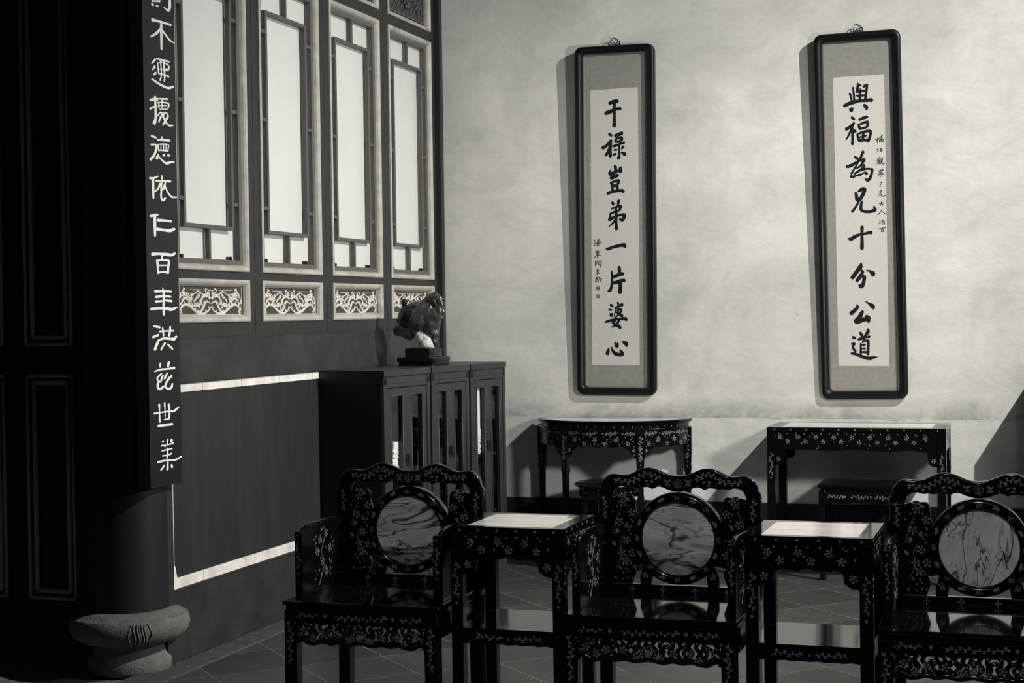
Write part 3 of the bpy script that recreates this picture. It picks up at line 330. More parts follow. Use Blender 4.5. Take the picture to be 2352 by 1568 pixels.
SM2_STROKES = [[[2672.0,2462.0,20,20,2692.0,2467.0,20,20],[2687.0,2474.0,20,20,2685.0,2441.0,20,20],[2684.0,2461.0,20,20,2677.0,2449.0,20,20],[2688.0,2461.0,10,20,2692.0,2462.0,10,10],[2700.0,2477.0,20,20,2715.0,2482.0,20,20],[2698.0,2475.0,20,10,2696.0,2447.0,20,20],[2696.0,2446.0,20,20,2718.0,2448.0,20,20],[2702.0,2470.0,10,10,2713.0,2474.0,10,20,2711.0,2466.0,20,20,2703.0,2466.0,10,20],[2700.0,2457.0,10,10,2705.0,2461.0,20,20,2706.0,2454.0,20,10,2701.0,2453.0,10,20],[2710.0,2459.0,10,20,2718.0,2461.0,20,10,2717.0,2455.0,20,10,2710.0,2454.0,10,10]],[[2687.0,2409.0,30,20,2688.0,2401.0,20,20,2687.0,2391.0,30,30],[2681.0,2403.0,20,30,2687.0,2403.0,20,20],[2682.0,2390.0,20,20,2687.0,2395.0,20,20],[2701.0,2412.0,20,20,2701.0,2394.0,20,20],[2702.0,2403.0,20,10,2710.0,2409.0,30,30],[2701.0,2394.0,20,20,2712.0,2396.0,30,20]],[[2684.0,2354.0,20,10,2699.0,2357.0,20,10],[2688.0,2357.0,10,20,2689.0,2351.0,10,10],[2694.0,2362.0,20,10,2694.0,2354.0,20,20],[2681.0,2343.0,20,20,2691.0,2346.0,20,20],[2687.0,2348.0,10,20,2682.0,2331.0,10,20,2675.0,2320.0,20,20],[2688.0,2342.0,10,20,2687.0,2320.0,20,10],[2693.0,2345.0,20,10,2694.0,2323.0,20,20],[2688.0,2338.0,10,10,2697.0,2340.0,10,20],[2688.0,2333.0,10,10,2697.0,2335.0,10,10],[2687.0,2328.0,20,20,2697.0,2330.0,10,10],[2688.0,2322.0,20,10,2698.0,2326.0,10,10],[2703.0,2354.0,10,10,2703.0,2334.0,20,20],[2703.0,2355.0,10,10,2712.0,2358.0,10,20,2713.0,2335.0,10,20],[2703.0,2349.0,20,10,2712.0,2349.0,10,10],[2703.0,2343.0,10,10,2712.0,2343.0,10,10],[2703.0,2337.0,10,20,2712.0,2336.0,10,10],[2706.0,2335.0,20,20,2700.0,2322.0,20,20],[2709.0,2334.0,10,10,2709.0,2323.0,10,20,2717.0,2321.0,20,20,2724.0,2324.0,20,20]],[[2701.0,2289.0,20,10,2702.0,2286.0,10,20],[2688.0,2284.0,20,20,2687.0,2279.0,10,20],[2688.0,2283.0,10,10,2702.0,2286.0,10,20,2715.0,2289.0,20,20,2708.0,2281.0,20,20],[2696.0,2281.0,20,10,2691.0,2272.0,10,20,2684.0,2265.0,10,20],[2696.0,2278.0,20,10,2701.0,2277.0,10,10,2694.0,2269.0,20,10],[2693.0,2277.0,10,10,2695.0,2274.0,10,10],[2702.0,2279.0,10,10,2706.0,2280.0,20,10,2705.0,2273.0,10,10],[2701.0,2275.0,10,10,2711.0,2266.0,20,20,2723.0,2262.0,20,10],[2692.0,2264.0,20,10,2704.0,2266.0,10,20],[2690.0,2261.0,10,20,2708.0,2262.0,20,20],[2698.0,2262.0,10,10,2697.0,2252.0,20,20],[2690.0,2259.0,20,20,2684.0,2252.0,10,20],[2708.0,2256.0,20,20,2710.0,2252.0,20,20],[2699.0,2251.0,10,20,2702.0,2251.0,20,20]],[[2697.0,2215.0,10,10,2705.0,2215.0,20,30],[2696.0,2205.0,20,20,2702.0,2205.0,20,20],[2693.0,2195.0,30,20,2706.0,2197.0,20,20]],[[2694.0,2166.0,20,20,2695.0,2161.0,20,20],[2695.0,2168.0,10,20,2703.0,2171.0,20,20,2702.0,2163.0,20,20],[2696.0,2163.0,10,20,2701.0,2163.0,20,20],[2701.0,2161.0,20,20,2692.0,2149.0,10,20,2685.0,2137.0,20,20],[2702.0,2152.0,20,10,2702.0,2142.0,20,20,2710.0,2138.0,10,10,2722.0,2140.0,20,20,2724.0,2143.0,20,20]],[[2690.0,2097.0,20,20,2701.0,2099.0,20,20,2713.0,2103.0,20,20],[2702.0,2107.0,20,20,2703.0,2097.0,20,20,2698.0,2088.0,20,30],[2704.0,2097.0,20,20,2712.0,2089.0,30,30]],[[2705.0,2061.0,20,10,2697.0,2048.0,20,20,2682.0,2034.0,20,30],[2705.0,2053.0,10,10,2715.0,2044.0,20,20,2723.0,2038.0,20,20,2730.0,2039.0,10,10]],[[2684.0,1992.0,20,20,2695.0,1994.0,20,10],[2694.0,2003.0,20,10,2695.0,1981.0,20,20],[2684.0,1980.0,20,20,2694.0,1986.0,20,20],[2712.0,2004.0,20,20,2703.0,1997.0,20,20],[2703.0,2000.0,20,10,2718.0,2003.0,20,20],[2705.0,1994.0,20,20,2706.0,1979.0,20,20],[2705.0,1993.0,20,20,2717.0,1996.0,20,20,2718.0,1978.0,20,20],[2706.0,1988.0,20,10,2717.0,1988.0,10,10],[2706.0,1981.0,20,20,2717.0,1981.0,10,10]],[[2685.0,1953.0,20,20,2704.0,1956.0,20,20,2725.0,1959.0,20,20],[2709.0,1956.0,20,20,2710.0,1940.0,20,20],[2701.0,1947.0,20,20,2702.0,1938.0,20,20],[2710.0,1948.0,20,20,2716.0,1949.0,20,20],[2701.0,1937.0,20,20,2719.0,1940.0,20,20]]]

# ================================================================== THE SETTING
# back wall
mb = MB().box(-.2, 8.0, 0, .25, 0, 5.6); wb = mb.build('wall_back', plaster, kind='structure')
mb = MB().box(0, .9, -.016, 0, 0, .375)
bb = MB().box(.036, 8.0, -.014, 0, .0, .372).build('baseboard_back', basem, kind='structure', bevel=.003)
MB().box(3.54, 3.72, -.34, -.015, 0, 1.16).build('added_shadow_block', postwood, kind='structure', bevel=.004)  # out-of-view block added to throw the shadow on the lower right wall
ceil = MB().box(-2.2, 8, -9.9, .25, 5.6, 5.7).build('ceiling', ceilm, kind='structure')
# floor with diagonal tiles
floor = MB().box(-3, 8, -12, .25, -.06, -.012).build('floor', groutm, kind='structure')
MB().box(.127, 7.9, -11.5, -.015, -.012, .0005).build('grout_bed', groutm, floor)
def clip(poly, inside, inter):
    out = []
    for i in range(len(poly)):
        a, b = poly[i], poly[(i+1) % len(poly)]
        if inside(a): out.append(a)
        if inside(a) != inside(b): out.append(inter(a, b))
    return out
def clip_rect(poly, x0, x1, y0, y1):
    for ax, v, sg in ((0, x0, 1), (0, x1, -1), (1, y0, 1), (1, y1, -1)):
        poly = clip(poly, lambda p: (p[ax]-v)*sg >= 0, lambda a, b: tuple(a[i]+(b[i]-a[i])*(v-a[ax])/(b[ax]-a[ax]) for i in (0, 1)))
        if len(poly) < 3: return []
    return poly
TS = .385; g = .0026
for i in range(-10, 22):
    for j in range(-16, 12):
        s0 = 1.06+i*TS; t0 = .075+j*TS      # s=(x-y)/r2, t=(x+y)/r2
        qs = [(s0+g, t0+g), (s0+TS-g, t0+g), (s0+TS-g, t0+TS-g), (s0+g, t0+TS-g)]
        pts = [((s+t)/2**.5, (t-s)/2**.5) for s, t in qs]
        pts = clip_rect(pts, .129, 4.6, -5.3, -.02)
        if len(pts) < 3: continue
        ar = abs(sum(pts[k][0]*pts[(k+1) % len(pts)][1]-pts[(k+1) % len(pts)][0]*pts[k][1] for k in range(len(pts))))/2
        if ar < .002: continue
        dz = random.uniform(-.0003, .0003)
        MB().prism(pts, (0, 0, 0), X_, Y_, Z_, -.012, .0009+dz).build('tile', tilem[random.randrange(3)], floor)
# remaining floor in front of and right of the counted tiles
rest = MB()
for i in range(-26, 40):
    for j in range(-46, 30):
        s0 = 1.06+i*TS; t0 = .075+j*TS
        pts = [((s+t)/2**.5, (t-s)/2**.5) for s, t in ((s0+g, t0+g), (s0+TS-g, t0+g), (s0+TS-g, t0+TS-g), (s0+g, t0+TS-g))]
        cx = sum(p[0] for p in pts)/4; cy = sum(p[1] for p in pts)/4
        if not (-2.6 < cx < 7.9 and -11.5 < cy < -.02): continue
        for rc in ((.129, 4.6, -11.5, -5.303), (4.603, 7.9, -11.5, -.02)):
            q = clip_rect(pts, *rc)
            if len(q) >= 3: rest.prism(q, (0, 0, 0), X_, Y_, Z_, -.012, .0009)
rest.build('far_tiles', tilem[0], floor, kind='stuff')
# stone border along the screen wall
y = -12.0
while y < -.03:
    l = 1.15; y2 = min(y+l, -.022)
    MB().box(-.06, .1255, y+.002, y2-.002, -.012, .006).build('border_stone', kerbm, floor, bevel=.004)
    y = y2

# -------------------------------------------------- left wall: dado under the window screens
WL = struct('wall_left')
# plinth with a ragged foot
n = 60; pts = [(-3.285, .327)]+[(-3.285+3.285*i/n, .010+.012*max(0, math.sin(i*1.7)+math.sin(i*.63)+random.uniform(-.5, .5))*.5) for i in range(n+1)]+[(0, .327)]
MB().prism(pts, (0, 0, 0), Y_, Z_, X_, -.1, 0).build('plinth', plinthm, WL)
MB().box(-.1, -.004, -3.285, 0, .0, .327).build('plinth_core', plinthm, WL)
MB().box(-.1, .004, -3.285, 0, .316, .3265).build('plinth_ledge', bandm, WL, bevel=.002)
# recessed dark panel with clipped corners
def cornered(y0, y1, z0, z1, r=.03):
    return [(y0+r, z0), (y1, z0), (y1, z1), (y0, z1), (y0, z0+r*1.9), (y0+r*.35, z0+r*1.5), (y0+r*.45, z0+r*.5)]
MB().prism(cornered(-3.262, -.02, .372, 1.18), (0, 0, 0), Y_, Z_, X_, -.1, -.006).build('dado_panel', dadom, WL)
def strip_run(ys, z0, z1):
    for a, b in zip(ys[:-1], ys[1:]):
        MB().box(-.1, 0, a+.0012, b-.0012, z0, z1).build('marble_strip', stone, WL, bevel=.0015)
strip_run([-3.283, -2.996, -2.629, -2.24, -1.86, -1.5, -1.1, -.7, -.3, -.02], 1.177, 1.2135)
strip_run([-3.283, -3.016, -2.62, -2.16, -1.78, -1.36, -.95, -.5, -.02], .3272, .374)
MB().prism([(-3.283, .374), (-3.240, .374), (-3.247, .392), (-3.252, .42), (-3.262, .43), (-3.264, .46), (-3.264, 1.177), (-3.283, 1.177)], (0, 0, 0), Y_, Z_, X_, -.1, -.002).build('marble_strip', stone, WL, bevel=.001)
MB().box(-.1, .012, -3.285, -.0, 1.2155, 1.408).build('upper_band', bandm, WL, bevel=.003)
MB().box(-.1, .009, -3.285, -.0, 1.4085, 1.4155).build('upper_band_joint', redwood, WL)
# posts at both ends of the screens
MB().box(-.12, .010, -3.345, -3.287, 0, 3.9).build('trim_1', redwood, kind='structure', bevel=.003)
MB().box(-.12, .036, -.048, 0, 0, 3.9).build('trim_2', postwood, kind='structure', bevel=.004)
MB().box(-.13, -.05, -3.287, -.048, 1.40, 3.9).build('wall_left_backing', postwood, WL)

# carved scrollwork, half of one panel (u: 0 centre..1 edge, v: 0 top..1 bottom); mirrored
CARVE = [([(0, .73), (.12, .90), (.28, .98), (.42, .925), (.52, .82), (.65, .69), (.77, .645), (.87, .73), (.90, .84), (.86, .95)], .034),
 ([(.01, .61), (.08, .56), (.14, .54), (.18, .58), (.22, .62)], .022),
 ([(.04, .47), (.08, .385), (.18, .345), (.26, .41), (.30, .54), (.26, .645), (.2, .69)], .028),
 ([(0, .13), (.08, .16), (.12, .26), (.22, .30), (.30, .235), (.38, .18), (.46, .235), (.56, .30), (.62, .26)], .020),
 ([(.58, .63), (.63, .47), (.71, .34), (.83, .31), (.90, .385), (.93, .45)], .026),
 ([(.62, .66), (.69, .47), (.79, .43), (.85, .54), (.91, .67)], .030),
 ([(.30, .47), (.36, .65), (.48, .70), (.58, .60)], .026),
 ([(.32, .34), (.38, .28), (.36, .37), (.44, .43), (.48, .52), (.52, .56)], .022),
 ([(.62, .34), (.69, .26), (.79, .235), (.88, .24), (.91, .34)], .020),
 ([(.27, .13), (.45, .125), (.66, .13)], .010),
 ([(.16, .56), (.20, .69), (.26, .82), (.32, .90), (.40, .86)], .026),
 ([(.32, .62), (.36, .71), (.32, .78)], .022), ([(.02, .30), (.07, .24), (.05, .36), (0, .42)], .024),
 ([(.76, .16), (.79, .10), (.82, .16), (.78, .22)], .022), ([(.11, .12), (.14, .09), (.17, .15), (.14, .22)], .020),
 ([(.93, .48), (.95, .55), (.92, .60)], .024), ([(.94, .70), (.945, .82), (.925, .90), (.96, .95)], .014),
 ([(.52, .30), (.60, .36), (.56, .44), (.62, .50)], .024), ([(.40, .56), (.44, .62), (.50, .60)], .018)]
def moulding(parent, y0, y1, z0, z1, w, x0=.012, x1=-.012):
    """quarter-round frame in the plane of the wall, four mitred lengths"""
    prof = [(0, -.004), (0, .6*x0), (.12, .9*x0), (.3, x0), (.55, x0*.75), (.8, x0*.1), (1, x1)]
    sides = (('L', (y0, z0), (y0, z1), (1, 0)), ('R', (y1, z1), (y1, z0), (-1, 0)), ('B', (y1, z0), (y0, z0), (0, 1)), ('T', (y0, z1), (y1, z1), (0, -1)))
    for nm, a, b, inn in sides:
        d = (b[0]-a[0], b[1]-a[1]); L_ = math.hypot(*d); d = (d[0]/L_, d[1]/L_); vs = []; fs = []; k = len(prof)
        for e, (p, sg) in enumerate(((a, 1), (b, -1))):
            for f, x in prof:
                vs.append((x, p[0]+inn[0]*f*w+d[0]*sg*f*w, p[1]+inn[1]*f*w+d[1]*sg*f*w))
            f, x = prof[-1]; vs.append((-.03, p[0]+inn[0]*w+d[0]*sg*w, p[1]+inn[1]*w+d[1]*sg*w)); vs.append((-.03, p[0], p[1]))
        m_ = k+2
        for i in range(m_): j = (i+1) % m_; fs.append((i, j, m_+j, m_+i))
        MB().add(vs, fs).build('moulding', gilt, parent)
def window_leaf(num, y0):
    W_ = .674; y1 = y0+W_; yc = (y0+y1)/2
    R0 = struct('window_%d' % num); lab = ''
    a, b = y0-.0655, y1+.0655
    if num == 4: b = y1+.064
    fr = MB()
    holes = [(1.480, 1.676), (1.7144, 3.177), (3.237, 3.80)]
    fr.box(-.05, 0, a, y0, 1.416, 3.9); fr.box(-.05, 0, y1, b, 1.416, 3.9)
    z = 1.416
    for h0, h1 in holes+[(3.9, 3.9)]:
        if h0 > z: fr.box(-.05, 0, y0, y1, z, h0)
        z = h1
    fr.build('leaf_frame', redwood, R0)
    # carved frieze
    moulding(R0, y0, y1, 1.480, 1.676, .032)
    pan = MB().box(-.045, -.018, y0+.02, y1-.02, 1.49, 1.67).build('carved_panel', carvebg, R0)
    MB().box(-.018, -.012, y0+.036, y1-.042, 1.513, 1.516).add([], []).box(-.018, -.014, y1-.046, y1-.043, 1.513, 1.645).box(-.018, -.014, y0+.036, y1-.043, 1.643, 1.6455).build('panel_bead', carvegilt, pan)
    cv = MB(); hw = .30; zt, zb = 1.643, 1.515
    for pts, r in CARVE:
        for sgn in (1, -1):
            P = bez([(-.0165, yc+sgn*u_*hw, zt+(zb-zt)*v_) for u_, v_ in pts], 5); k = len(P)
            rr = [r*.20*(.55+.6*math.sin(PI*min(1, (i+.8)/k))) for i in range(k)]
            cv.tube(P, rr, 6, flat=(Vector(X_), .75))
            if r > .02:
                for q in range(2, k-2, 4):       # leaf lobes on the outer side of each scroll
                    t = (P[q+1]-P[q-1]).normalized(); nn = Vector((0, -t.z, t.y))*sgn
                    cv.tube([P[q], P[q]+nn*r*.30+t*r*.15, P[q]+nn*r*.42-t*r*.1], [rr[q]*.7, rr[q]*.75, rr[q]*.3], 5, flat=(Vector(X_), .8))
    o = cv.build('scroll_carving', carvegilt, pan)
    # glazed lattice
    moulding(R0, y0, y1, 1.7144, 3.177, .031)
    inn = MB(); i0, i1 = y0+.031, y1-.031
    inn.box(-.05, -.010, i0, i0+.030, 1.745, 3.146); inn.box(-.05, -.010, i1-.030, i1, 1.745, 3.146)
    inn.box(-.05, -.010, i0+.03, i1-.03, 1.745, 1.768); inn.box(-.05, -.010, i0+.03, i1-.03, 3.123, 3.146)
    inn.build('inner_frame', sillwood, R0, bevel=.002)
    j0, j1 = i0+.030, i1-.030
    MB().box(-.049, -.046, j0, j1, 1.768, 3.123).build('pane', paperpane, R0)
    def bar(*q): MB().box(*q).build('lattice_bar', latticewood, R0, bevel=.0012, seg=1)
    xf, xb = -.012, -.036; h = .22; t = .009
    for sgn in (-1, 1): bar(xb, xf, yc+sgn*h-t, yc+sgn*h+t, 1.906, 2.996)
    for z_ in (1.915, 2.987): bar(xb, xf, yc-h+t, yc+h-t, z_-t, z_+t)
    for z_ in (2.03, 2.462, 2.89):
        bar(xb, xf-.001, j0, yc-h-t, z_-t, z_+t); bar(xb, xf-.001, yc+h+t, j1, z_-t, z_+t)
    bar(xb, xf-.001, yc-t, yc+t, 1.768, 1.906); bar(xb, xf-.001, yc-t, yc+t, 2.996, 3.123)
    for yy in (yc-.235, yc+.215): MB().box(-.045, -.022, yy-.012, yy+.012, 1.768, 1.785).build('pane_clip', lacquer, R0, bevel=.003)
    # fretwork frieze above
    moulding(R0, y0, y1, 3.237, 3.80, .03)
    pan = MB().box(-.045, -.024, y0+.02, y1-.02, 3.25, 3.79).build('fret_panel', carvebg, R0)
    fb = MB(); q0, q1, zz0, zz1 = y0+.06, y1-.06, 3.285, 3.76
    fb.box(-.026, -.017, q0-.008, q0, zz0-.008, zz1).box(-.026, -.017, q1, q1+.008, zz0-.008, zz1).box(-.026, -.017, q0-.008, q1+.008, zz0-.008, zz0)
    st = .052
    for i in range(-16, 18):
        for j in range(-16, 18):      # meander of short crossed diagonals
            cy_, cz_ = yc+(i+j)*st*.5, 3.45+(i-j)*st*.5
            if not (q0+.02 < cy_ < q1-.02 and zz0+.02 < cz_ < zz1-.02): continue
            if abs(cy_-yc) < .05 and abs(cz_-3.36) < .05: continue
            d = (1, 1) if (i % 2 == 0) else (1, -1); l = st*.46
            P0 = Vector((-.021, cy_-d[0]*l, cz_-d[1]*l)); P1 = Vector((-.021, cy_+d[0]*l, cz_+d[1]*l))
            fb.tube([P0, P1], .0042, 4, smooth=False)
            if j % 2 == 0: fb.tube([P1, P1+Vector((0, d[0]*-l*.6, d[1]*l*.6))], .0042, 4, smooth=False)
    fb.build('fret_bars', sillwood, pan)
    fl = MB()
    for k in range(6):
        q = 2*PI*k/6; fl.tube([(-.018, yc+.012*math.cos(q), 3.36+.012*math.sin(q)), (-.012, yc+.03*math.cos(q), 3.36+.03*math.sin(q)), (-.018, yc+.042*math.cos(q+.2), 3.36+.042*math.sin(q+.2))], [.006, .010, .003], 6)
    fl.build('flower_carving', sillwood, pan)
    return R0
for k, y0 in enumerate((-3.218, -2.41, -1.602, -.794)): window_leaf(k+1, y0)

# -------------------------------------------------- pillar, its stone base and the couplet board
PC = (-.155, -3.381)
base = thing('pillar_pedestal', 'carved drum-shaped stone pedestal under the dark round pillar', 'pedestal', (PC[0], PC[1], 0))
prof = [(0, 0), (.172, 0), (.176, .012), (.178, .045), (.172, .062), (.158, .078), (.150, .098), (.148, .118), (.155, .128), (.205, .134), (.232, .150), (.248, .172), (.255, .198), (.250, .224), (.243, .236), (.241, .2385), (.238, .238), (.220, .252), (.192, .263), (.170, .268), (0, .268)]
MB().lathe(prof, n=96).build('drum', pedstone, base)
ribs = MB()
def on_drum(q, z, e=0):      # a point on the bulge of the drum
    r = .255-5.2*(z-.196)**2-(.006 if z < .15 else 0)+e
    return Vector((r*math.cos(q), r*math.sin(q), z))
qc = math.atan2(-9.376+3.38, 3.584+.155)+.13
for dq, r in ((-.06, .0035), (.0, .005), (.035, .0032), (.075, .0035), (.12, .003)):
    ribs.tube([on_drum(qc+dq+.018*math.sin(i*.6), .143+i*.009, .0005) for i in range(11)], r, 6)
for sg in (-1, 1):
    ribs.tube([on_drum(qc+.03+sg*(.13+.06*math.sin(PI*i/10)), .143+i*.009, 0) for i in range(11)], .0028, 6)
ribs.build('carved_ribs', pedstone, base)
pil = MB().lathe([(.172, .265), (.170, .9), (.168, 2.2), (.166, 4.2)], n=96)
pil.lathe([(.0, 4.2), (.166, 4.2)], n=96)
o = MB(); o.v, o.f, o.sm = pil.v, pil.f, pil.sm
po = o.build('round_pillar', pillarm); po.location = (PC[0], PC[1], 0); po['label'] = 'tall dark lacquered round pillar standing on the carved stone drum'; po['category'] = 'pillar'
bd = thing('couplet_board', 'long black hanging board with gilded vertical writing on the pillar', 'sign', (0.062, -3.41, 0))
# the board is a shallow tile hugging the pillar: front plane faces the room
def bl(y_): return y_+3.41
pr = [(-3.552, 0), (-3.296, 0), (-3.300, -.022), (-3.34, -.034), (-3.42, -.040), (-3.50, -.046), (-3.556, -.056), (-3.566, -.050)]
mbb = MB().prism([(bl(a), b) for a, b in pr], (0, 0, 0), Y_, X_, Z_, .797, 3.9)
board = mbb.build('board', boardm, bd)
gm = {}
def strokes_mesh(char, tf, h0, h1, N):
    """brush strokes given as [a,b,ra,rb,...]: round-ended swept blobs, all in one flat print"""
    m_ = MB()
    for si, s in enumerate(char):
        P = [(s[i]/1000, s[i+1]/1000, s[i+2]/10000, s[i+3]/10000) for i in range(0, len(s), 4)]
        Q = []
        if len(P) > 1:
            for i in range(len(P)-1):
                a0, a1, a2, a3 = P[max(i-1, 0)], P[i], P[i+1], P[min(i+2, len(P)-1)]
                for j in range(5):
                    t = j/5
                    Q.append(tuple(.5*((2*a1[c])+(a2[c]-a0[c])*t+(2*a0[c]-5*a1[c]+4*a2[c]-a3[c])*t*t+(3*a1[c]-a0[c]-3*a2[c]+a3[c])*t**3) for c in range(4)))
            Q.append(P[-1])
        else: Q = P
        hh = h1+si*.00006; cnt = [0]
        def up():
            cnt[0] += 1; return hh+cnt[0]*1.2e-5
        def disc(p, n=12):
            pts = [(p[0]+p[2]*math.cos(2*PI*k/n), p[1]+p[3]*math.sin(2*PI*k/n)) for k in range(n)]
            h_ = up(); m_.add([tf(a, b, h_) for a, b in pts], [tuple(range(n))])
        L_ = []; R_ = []
        for i, p in enumerate(Q):
            q0 = Q[max(i-1, 0)]; q1 = Q[min(i+1, len(Q)-1)]; dx, dy = q1[0]-q0[0], q1[1]-q0[1]; l = math.hypot(dx, dy) or 1
            nx, ny = -dy/l, dx/l; wid = math.hypot(nx*p[2], ny*p[3])
            L_.append((p[0]+nx*wid, p[1]+ny*wid)); R_.append((p[0]-nx*wid, p[1]-ny*wid))
        for i in range(len(Q)-1):
            h_ = up(); m_.add([tf(*L_[i], h_), tf(*L_[i+1], h_), tf(*R_[i+1], h_), tf(*R_[i], h_)], [(0, 1, 2, 3)])
        for p in P if len(P) > 1 else Q: disc((p[0], p[1], p[2], p[3]))
    return m_
for ch in BD_STROKES:
    strokes_mesh(ch, lambda a, b, h: (.0006+h, bl(a), b), 0, 0, X_).build('character', goldm, board)
MB().box(-.02, -.036, bl(-3.38)-.02, bl(-3.38)+.02, 3.3, 3.34).build('board_hook', brass, bd)

# -------------------------------------------------- dark panelled doors left of the pillar
def door_leaf(num, x0, x1, px0, px1):
    d = struct('door_%d' % num, (0, -3.4, 0))
    fr = MB(); fr.box(x0, px0, 0, .045, 0, 4.2).box(px1, x1, 0, .045, 0, 4.2)
    for z0, z1 in ((0, .285), (1.265, 1.39), (3.25, 3.45)): fr.box(px0, px1, 0, .045, z0, z1)
    fr.build('door_frame', doorm, d)
    for z0, z1 in ((.285, 1.265), (1.39, 3.25)):
        MB().box(px0-.004, px1+.004, .018, .03, z0-.004, z1+.004).build('door_panel', doorm, d)
        for r_, off, yy in ((.008, .006, -.002), (.011, .036, .006)):
            a, b, c, e = px0+off, px1-off, z0+off, z1-off
            mm = MB()
            for p, q in (((a, c), (a, e)), ((a, e), (b, e)), ((b, e), (b, c)), ((b, c), (a, c))): mm.tube([(p[0], yy, p[1]), (q[0], yy, q[1])], r_, 10)
            mm.build('door_moulding', doormould, d)
door_leaf(1, -.725, -.335, -.641, -.400)
door_leaf(2, -1.13, -.731, -1.04, -.752)
door_leaf(3, -1.54, -1.136, -1.45, -1.22)

# -------------------------------------------------- framed calligraphy
def rrect(w_, h_, r, n=6):
    out = []
    for cx, cz, a in ((w_/2-r, h_/2-r, 0), (-w_/2+r, h_/2-r, PI/2), (-w_/2+r, -h_/2+r, PI), (w_/2-r, -h_/2+r, 1.5*PI)):
        out += [(cx+r*math.cos(a+PI/2*i/n), cz+r*math.sin(a+PI/2*i/n)) for i in range(n+1)]
    return out
def ring_frame(m_, outer, inner, prof):
    """prof: list of (f,y) from outer outline (f=0) to inner outline (f=1)"""
    n = len(outer); vs = []
    for f, y in prof: vs += [(o_[0]*(1-f)+i_[0]*f, y, o_[1]*(1-f)+i_[1]*f) for o_, i_ in zip(outer, inner)]
    k = len(prof); fs = []
    for a in range(k):
        b = (a+1) % k
        for i in range(n): j = (i+1) % n; fs.append((a*n+i, a*n+j, b*n+j, b*n+i))
    return m_.add(vs, fs, True)
def framed(label, cx, cz, w_, h_, rot, chars, paper, mount, smalls, seals):
    lean = .018; fd = .036           # front of the frame stands this far off the wall at mid height
    root = thing('framed_calligraphy', label, 'picture', (cx, -fd-.018, cz), 0, None)
    root.rotation_euler = (lean, rot, 0)
    Minv = root.matrix_world
    R_ = Matrix.Rotation(rot, 4, 'Y'); 
    def loc(X, Z):              # room x,z -> coordinates in the picture
        v = R_.inverted() @ Vector((X-cx, 0, Z-cz)); return v.x, v.z
    mo = ring_frame(MB(), rrect(w_, h_, .045), rrect(w_-.088, h_-.088, .022), [(0, .046), (0, .012), (.06, .004), (.22, -.002), (.45, -.003), (.7, .0005), (.92, .008), (1, .016), (1, .046)])
    mo.build('frame_moulding', framem, root)
    MB().box(-w_/2+.03, w_/2-.03, .036, .044, -h_/2+.03, h_/2-.03).build('backing_board', matedge, root)
    ring_frame(MB(), rrect(w_-.086, h_-.086, .022), rrect(w_-.124, h_-.112, .020), [(0, .024), (1, .030), (1, .036), (0, .036)]).build('inner_mount', matedge, root)
    a, b = loc(mount[0], mount[2]); c, e = loc(mount[1], mount[3])
    MB().prism(rrect(w_-.118, h_-.106, .012), (0, 0, 0), X_, Z_, (0, -1, 0), -.036, -.0305).build('silk_mount', matboard, root)
    P = [loc(*q) for q in paper]
    pp = MB().prism(P, (0, 0, 0), X_, Z_, (0, -1, 0), -.031, -.0298).build('scroll_paper', scrollp, root)
    tf = lambda A, B, h: (lambda q: (q[0], .0296-h, q[1]))(loc(A, B))
    for chs in chars: strokes_mesh(chs, tf, 0, 0, Y_).build('character', inkm, pp)
    for chs in smalls: strokes_mesh(chs, tf, 0, 0, Y_).build('small_character', inkm, pp)
    for X, Z, dens in seals:
        u_, v_ = loc(X, Z); sm = MB(); r = .0115
        for i in range(5):
            for j in range(5):
                if random.random() < dens: sm.box(u_-r+i*r*.4, u_-r+(i+1)*r*.4-.0006, .0288, .0294, v_-r+j*r*.4, v_-r+(j+1)*r*.4-.0006)
        sm.build('red_seal_print', sealm, pp)
    MB().box(-w_/2+.046, w_/2-.046, .019, .021, -h_/2+.046, h_/2-.046).build('glass_pane', glassm, root)
    # pierced brass hanger on the top edge
    hk = MB(); zt = h_/2
    fr_ = [(-.034, 0), (-.034, .018), (-.024, .018), (-.024, .029), (-.012, .029), (-.012, .041), (.010, .041), (.010, .033), (.022, .033), (.022, .023), (.034, .023), (.034, 0)]
    hk.tube([(x_, .02, zt+z_) for x_, z_ in fr_], .0034, 6, smooth=False)
    for x_ in (-.018, 0, .018): hk.tube([(x_, .02, zt), (x_, .02, zt+.02)], .0026, 6)
    hk.tube([(-.034, .02, zt+.018), (.034, .02, zt+.02)], .002, 6); hk.tube([(-.02, .02, zt+.009), (.028, .02, zt+.010)], .0018, 6)
    for x_ in (-.026, -.008, .01, .026): hk.lathe([(.0, .002), (.005, .002), (.005, -.002), (0, -.002)], (x_, .02, zt+.006), 8, '-Y')
    hk.tube([(0, .02, zt+.04), (0, .035, zt+.05), (0, .05, zt+.045)], .002, 6)
    hk.build('hanger_plate', brass, root)
    return root
f1 = framed('black-framed calligraphy scroll on the left, hung above the half-round table', 1.1425, 2.046, .491, 2.092, .0093, F1_STROKES,
  [(.978, 1.183), (1.274, 1.179), (1.291, 2.838), (.998, 2.835)], (0, 0, 0, 0),
  SM1_STROKES, [(1.025, 1.645, 1.0), (1.024, 1.598, .7)])
f2 = framed('black-framed calligraphy scroll on the right, hung above the rectangular console', 2.587, 2.028, .486, 2.092, -.0108, F2_STROKES,
  [(2.450, 1.173), (2.736, 1.170), (2.726, 2.828), (2.440, 2.825)], (0, 0, 0, 0),
  SM2_STROKES, [])

